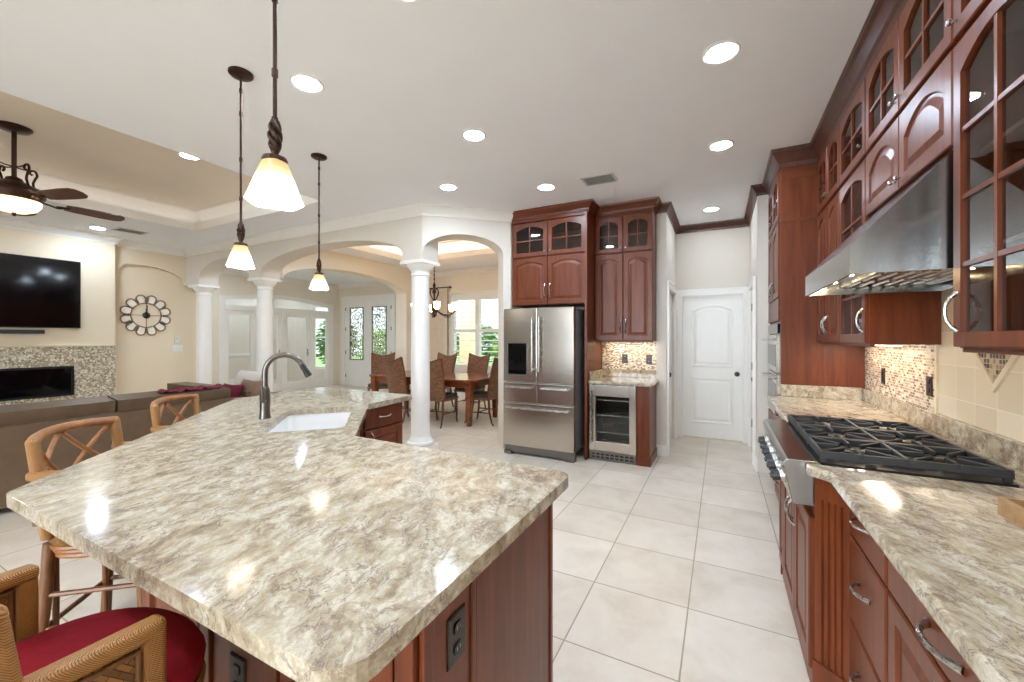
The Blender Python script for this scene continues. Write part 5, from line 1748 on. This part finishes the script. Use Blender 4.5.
# ================================================================== RATTAN STOOLS (local: sitter faces +y)
def make_stool():
    t = thing('bar_stool', (0, 0, 0), '', 'bar stool', 'rattan counter stools around the island')
    kw = dict(parent=t, local=True)
    hwid = .235
    # four legs with double poles
    for sx in (-1, 1):
        for sy in (-1, 1):
            b = MB()
            x, y = sx * .175, sy * .165
            b.tube([(x * 1.16, y * 1.2, 0), (x * 1.06, y * 1.06, .30), (x, y, .56)], [.021, .021, .021], 10)
            b.tube([(x * 1.02 - sx * .03, y * 1.0, .02), (x * .94 - sx * .022, y, .30), (x - sx * .03, y, .50), (x - sx * .07, y, .575)], .011, 8)
            b.build('leg', M['rattan_dk'], smooth=True, **kw)
    b = MB()
    for z, k in ((.20, 1.09), (.34, 1.05)):
        c4 = [(-.175 * k, -.165 * k), (.175 * k, -.165 * k), (.175 * k, .165 * k), (-.175 * k, .165 * k)]
        for i in range(4):
            if z > .3 and i % 2 == 0: continue
            p, q = c4[i], c4[(i + 1) % 4]
            b.tube([(p[0], p[1], z), (q[0], q[1], z)], .011, 8)
    b.build('stretcher', M['rattan_dk'], smooth=True, **kw)
    # seat: woven apron ring, poles and cushion; rounded front
    def seat(k, z, n=40, yo=0):
        out = []
        for i in range(n):
            a = 2 * PI * i / n
            c, s = math.cos(a), math.sin(a)
            e = 3.2 if s < 0 else 2.3
            m = (abs(c) ** e + abs(s) ** e) ** (-1 / e)
            out.append((k * .243 * m * c, k * .215 * m * s + yo, z))
        return out
    b = MB(); b.loops([seat(.80, .535), seat(.92, .555), seat(1.0, .60), seat(1.02, .63), seat(1.0, .65), seat(.9, .655)])
    b.build('woven_apron', M['weave'], smooth=True, **kw)
    b = MB()
    for k, z in ((.84, .505), (.86, .525), (.90, .545)):
        b.tube(seat(k, z), .012, 8, True)
    b.build('seat_ring', M['rattan'], smooth=True, **kw)
    b = MB(); b.loops([seat(.93, .650), seat(1.0, .662), seat(1.02, .685), seat(.97, .708), seat(.86, .722), seat(.6, .728), seat(.2, .730)])
    b.build('seat_cushion', M['red'], smooth=True, **kw)
    # back: bowed top rail, posts and crossed lattice
    def backpt(u, z):   # u -1..1
        lean = .005 + (z - .62) * .13
        return (u * .235, -.195 - lean + .07 * u * u, z)
    for s in (-1, 1):
        b = MB(); b.tube([backpt(s, .60), backpt(s, .80), backpt(s, 1.0)], .0215, 10); b.sphere(backpt(s, 1.0), .022, 8)
        b.build('back_post', M['cane'] if True else M['rattan'], smooth=True, **kw)
    b = MB(); b.tube([backpt(-1 + k / 6, 1.0 + .012 * (1 - (-1 + k / 6) ** 2)) for k in range(13)], .021, 10)
    b.build('top_rail', M['rattan'], smooth=True, **kw)
    b = MB(); b.tube([backpt(-1 + k / 6, .76) for k in range(13)], .014, 8)
    b.build('lower_rail', M['rattan'], smooth=True, **kw)
    b = MB()
    for i in range(2):
        a0, a1 = -.95 + i * .95, 0 + i * .95
        for (p, q, off) in ((a0, a1, .006), (a1, a0, -.006)):
            b.tube([tuple(Vector(backpt(p + (q - p) * k / 6, .765 + .225 * k / 6)) + Vector((0, off, 0))) for k in range(7)], .0105, 8)
    b.build('lattice', M['rattan'], smooth=True, **kw)
    # arms: wrapped rail, front post, woven side panel
    for s in (-1, 1):
        x = s * .252
        f0 = (x, .035, .655); f1 = (x, .03, .875)
        r0 = (x * .95, -.195, .885)
        b = MB()
        b.bar((x, .022, .64), (x, .022, .868), .038, .040)
        b.bar((x, .042, .858), (x * .95, -.19, .866), .042, .036)
        b.build('arm_rail', M['cane'], bevel=.012, seg=3, **kw)
        b = MB()
        b.loops([[(x + o, .005, .66), (x * .97 + o, -.17, .66), (x * .96 + o, -.18, .85), (x + o, .005, .845)] for o in (-.006, .006)])
        pnl = b.build('woven_panel', M['weave'], **kw)
        b = MB(); 
        for o in (-.010, .010):
            b.tube([(x + o, -.004, .665), (x + o, -.004, .832), (x * .965 + o, -.17, .838)], .006, 6)
        b.build('panel_bead', M['rattan_dk'], pnl, True, local=True)
    return t
st = make_stool()
st.location = (-1.245, .335, 0); st.rotation_euler = (0, 0, math.radians(6)); st['label'] = 'nearest rattan stool with its red seat showing, at the island front'
place(st, (-2.53, .87, 0), math.radians(-49), 'rattan stool at the angled island side, woven seat and legs visible under the counter corner')
place(st, (-3.15, 1.515, 0), math.radians(-50), 'rattan stool farthest along the angled island side, only its crossed back showing')

# ================================================================== DINING
tx0, tx1, ty0, ty1 = -5.85, -3.47, 5.36, 6.50
t = thing('dining_table', ((tx0 + tx1) / 2, (ty0 + ty1) / 2, 0), 'long polished wooden dining table with tapered square legs', 'table')
c = .16
poly = [(tx0, ty0 + c), (tx0 + c, ty0), (tx1 - c, ty0), (tx1, ty0 + c), (tx1, ty1 - c), (tx1 - c, ty1), (tx0 + c, ty1), (tx0, ty1 - c)]
MB().prism(poly, .725, .76).build('tabletop', M['table'], t, bevel=.008)
b = MB(); e = .13
b.box(tx0 + e, tx1 - e, ty0 + e, ty0 + e + .025, .62, .725); b.box(tx0 + e, tx1 - e, ty1 - e - .025, ty1 - e, .62, .725)
b.box(tx0 + e, tx0 + e + .025, ty0 + e + .025, ty1 - e - .025, .62, .725); b.box(tx1 - e - .025, tx1 - e, ty0 + e + .025, ty1 - e - .025, .62, .725)
b.build('apron', M['table'], t, bevel=.003)
for x in (tx0 + .15, tx1 - .15):
    for y in (ty0 + .15, ty1 - .15):
        b = MB(); q = lambda h, z: [(x - h, y - h, z), (x + h, y - h, z), (x + h, y + h, z), (x - h, y + h, z)]
        b.loops([q(.032, 0), q(.034, .06), q(.05, .55), q(.05, .60), q(.056, .61), q(.056, .7245)])
        b.build('leg', M['table'], t, bevel=.004)

def make_dchair():
    t = thing('dining_chair', (0, 0, 0), '', 'chair', 'woven-back dining chairs around the table')
    kw = dict(parent=t, local=True)
    for sx in (-1, 1):
        b = MB(); b.tube([(sx * .20, .20, .44), (sx * .205, .205, .22), (sx * .195, .225, .05), (sx * .20, .245, 0)], [.022, .018, .014, .013], 10)
        b.build('leg', M['chair_wood'], smooth=True, **kw)
        b = MB(); b.tube([(sx * .18, -.20, .44), (sx * .185, -.215, .22), (sx * .19, -.26, .05), (sx * .195, -.30, 0)], [.022, .018, .014, .013], 10)
        b.build('leg', M['chair_wood'], smooth=True, **kw)
    b = MB()
    for sx in (-1, 1):
        b.tube([(sx * .20, .21, .20), (sx * .187, -.222, .20)], .010, 8)
    b.tube([(-.195, 0, .20), (.195, 0, .20)], .010, 8)
    b.build('stretcher', M['chair_wood'], smooth=True, **kw)
    b = MB(); b.prism(round_poly([(-.215, -.21), (.215, -.21), (.24, .235), (-.24, .235)], .04), .405, .45)
    b.build('seat', M['weave_dk'], bevel=.008, **kw)
    b = MB(); b.prism(round_poly([(-.205, -.18), (.205, -.18), (.23, .225), (-.23, .225)], .05), .45, .50)
    b.build('seat_cushion', M['seat_dark'], smooth=True, bevel=.018, seg=3, **kw)
    # tall bowed back with a dipping top
    b = MB(); n = 12; m = 8
    def bp(u, v, o):
        w_ = .205 + .03 * v
        zt_ = 1.04 + .075 * abs(u) ** 1.7
        z = .43 + (zt_ - .43) * v
        y = -.215 - .10 * v - .06 * v * v + .03 * u * u + o
        return (u * w_, y, z)
    fr, bk = [], []
    for i in range(n + 1):
        fr.append([b.p(bp(-1 + 2 * i / n, j / m, .012)) for j in range(m + 1)])
        bk.append([b.p(bp(-1 + 2 * i / n, j / m, -.012)) for j in range(m + 1)])
    for i in range(n):
        for j in range(m):
            b.f.append([fr[i][j], fr[i + 1][j], fr[i + 1][j + 1], fr[i][j + 1]]); b.f.append([bk[i][j], bk[i][j + 1], bk[i + 1][j + 1], bk[i + 1][j]])
        b.f.append([fr[i][m], fr[i + 1][m], bk[i + 1][m], bk[i][m]]); b.f.append([fr[i][0], bk[i][0], bk[i + 1][0], fr[i + 1][0]])
    for i in (0, n):
        for j in range(m):
            b.f.append([fr[i][j], fr[i][j + 1], bk[i][j + 1], bk[i][j]])
    back = b.build('backrest', M['weave_dk'], smooth=True, **kw)
    b = MB()
    for s in (-1, 1):
        b.tube([bp(s, j / m, 0) for j in range(m + 1)], .016, 8)
    b.tube([bp(-1 + 2 * i / n, 1.0, 0) for i in range(n + 1)], .014, 8)
    b.build('back_frame', M['chair_wood'], back, True, local=True)
    return t
dc = make_dchair()
dc.location = (-4.86, 5.42, 0); dc['label'] = 'woven dining chair on the near side, left of the white corner column'
dc.rotation_euler = (0, 0, math.radians(-4))
for x, y, r, lab in (
    (-4.16, 5.44, 6, 'woven dining chair on the near side, partly hidden behind the white corner column'),
    (-3.58, 5.88, 92, 'woven dining chair seen from the side at the right end of the table'),
    (-4.33, 6.62, 180, 'woven dining chair across the table, in front of the right window shutters'),
    (-5.12, 6.62, 180, 'woven dining chair across the table, in front of the curtain edge'),
    (-6.25, 6.2, -143, 'woven dining chair turned at the left end of the table, before the front door')):
    place(dc, (x, y, 0), math.radians(r), lab)

# chandelier
hx, hy = -4.66, 5.93
t = thing('chandelier', (hx, hy, CEIL + .36), 'bronze scroll-arm chandelier with glowing amber glasses over the dining table', 'chandelier')
H0 = Matrix.Translation((hx, hy, 0)); zc = CEIL + .36
MB(H0).lathe([(.07, zc - .001), (.07, zc - .012), (.04, zc - .03), (.01, zc - .035)], 24).build('canopy', M['bronze'], t, True)
b = MB(H0); b.tube([(0, 0, zc - .03), (0, 0, 2.42)], .008, 8)
k = 0
z = zc - .08
while z > 2.46:
    b.lathe([(.008, -.018), (.014, -.01), (.014, .01), (.008, .018)], 10, (0, 0, z)); z -= .075
b.build('chain', M['bronze'], t, True)
b = MB(H0); b.lathe([(.012, 2.44), (.03, 2.40), (.018, 2.34), (.014, 2.15), (.03, 2.08), (.055, 2.0), (.05, 1.93), (.02, 1.87), (.026, 1.84), (.006, 1.80)], 20)
for k in range(6):
    a = 2 * PI * k / 6
    b.mx = H0 @ Matrix.Rotation(a, 4, 'Z')
    b.tube(MB.smooth([(.015, 0, 2.12), (.06, 0, 2.18), (.085, 0, 2.26), (.06, 0, 2.33), (.025, 0, 2.30), (.04, 0, 2.25)]), .007, 6)
b.build('stem', M['bronze'], t, True)
for k in range(6):
    Am = H0 @ Matrix.Rotation(2 * PI * k / 6 + .25, 4, 'Z')
    b = MB(Am); b.tube(MB.smooth([(.03, 0, 1.96), (.10, 0, 1.90), (.19, 0, 1.855), (.29, 0, 1.85), (.365, 0, 1.875), (.40, 0, 1.915)]), .009, 8)
    b.tube([(.22, 0, 1.85), (.26, 0, 1.81), (.31, 0, 1.815), (.31, 0, 1.84), (.285, 0, 1.84)], .006, 6)
    b.lathe([(.012, 1.905), (.045, 1.915), (.048, 1.925), (.012, 1.93)], 16, (.40, 0, 0))
    arm = b.build('arm', M['bronze'], t, True)
    b = MB(Am); b.lathe([(.018, 1.928), (.042, 1.945), (.052, 1.99), (.06, 2.06), (.056, 2.06), (.048, 1.99), (.038, 1.95), (.016, 1.934)], 20, (.40, 0, 0))
    b.build('glass_shade', M['chand'], arm, True)

# ================================================================== OUTSIDE
gr = MB().box(-30, 12, 8.73, 40, -.12, -.08).build('lawn', M['grass']); struct(gr)
struct(MB().box(-30, -13.85, -6, 8.73, -.12, -.07).build('patio_ground', M['patio']))
struct(MB().box(-9.6, -1.0, 8.75, 11.2, -.08, -.02).build('porch_floor', M['patio']))
struct(MB().box(-20, 8, -14, -4.12, -.12, -.06).build('terrace_ground', M['patio']))
def porch_post(x, y, label):
    t = thing('porch_post', (x, y, -.02), label, 'post', 'porch posts outside the dining window')
    MB().box(x - .2, x + .2, y - .2, y + .2, -.02, 3.0).build('post_shaft', M['porch'], t)
    b = MB(); b.box(x - .26, x + .26, y - .26, y + .26, -.02, .25); b.box(x - .25, x + .25, y - .25, y + .25, 2.8, 3.0)
    b.build('post_trim', M['porch'], t, bevel=.01)
porch_post(-7.0, 10.6, 'cream stucco porch post seen through the left shutters of the dining window')
struct(MB().box(-9.8, -6.2, 10.4, 10.9, 3.0, 3.3).build('porch_beam', M['porch']))

def shrub(name, x, y, h, w, label, mat, seed, zg=-.08, n=900):
    rnd = random.Random(seed)
    t = thing(name, (x, y, zg), label, 'tree' if h > 2.2 else 'shrub', 'greenery outside the windows')
    mb = MB()
    for _ in range(n):
        u = rnd.uniform(-1, 1); a = rnd.uniform(0, 2 * PI); r = (1 - u * u) ** .5
        d = Vector((r * math.cos(a), r * math.sin(a), u)) * (rnd.uniform(.35, 1.0) ** .5)
        c = Vector((x + d.x * w, y + d.y * w, zg + h * .58 + d.z * h * .44))
        q = Matrix.Rotation(rnd.uniform(0, 6.3), 3, 'Z') @ Matrix.Rotation(rnd.uniform(-1.2, 1.2), 3, 'X')
        L = rnd.uniform(.09, .17)
        pts = [c + q @ Vector(v) for v in ((-L, 0, 0), (0, -L * .38, .02), (L, 0, 0), (0, L * .38, .02))]
        mb.f.append([mb.p(p) for p in pts])
    mb.build('foliage', mat, t, recalc=False)
    tr = MB(); tr.tube([(x, y, zg), (x + .03, y, zg + h * .4), (x, y + .02, zg + h * .8)], [.06, .05, .02], 8)
    for k in range(5):
        a = k * 1.3
        tr.tube([(x, y, zg + h * .35), (x + w * .5 * math.cos(a), y + w * .5 * math.sin(a), zg + h * .65)], [.025, .01], 6)
    tr.build('trunk', M['bark'], t, True)
shrub('shrub', -6.6, 13.0, 2.0, .85, 'rounded green shrub outside behind the left dining shutters', M['leaf'], 1)
shrub('shrub', -4.7, 12.6, 2.1, .85, 'bright green shrub outside behind the right dining shutters', M['leaf'], 2)
shrub('garden_tree', -5.4, 15.2, 4.2, 1.3, 'leafy tree outside seen at the right edge of the dining window', M['leaf'], 3, n=1500)
shrub('shrub', -8.6, 13.6, 2.1, 1.0, 'dark green shrub outside beyond the cream porch post', M['leaf_dk'], 4)
shrub('shrub', -13.2, 10.8, 2.3, .8, 'green shrub outside the window of the room behind the foyer doors', M['leaf_dk'], 5)
shrub('shrub', -13.9, 13.6, 1.9, .8, 'green shrub outside behind the leaded glass front door', M['leaf'], 6)
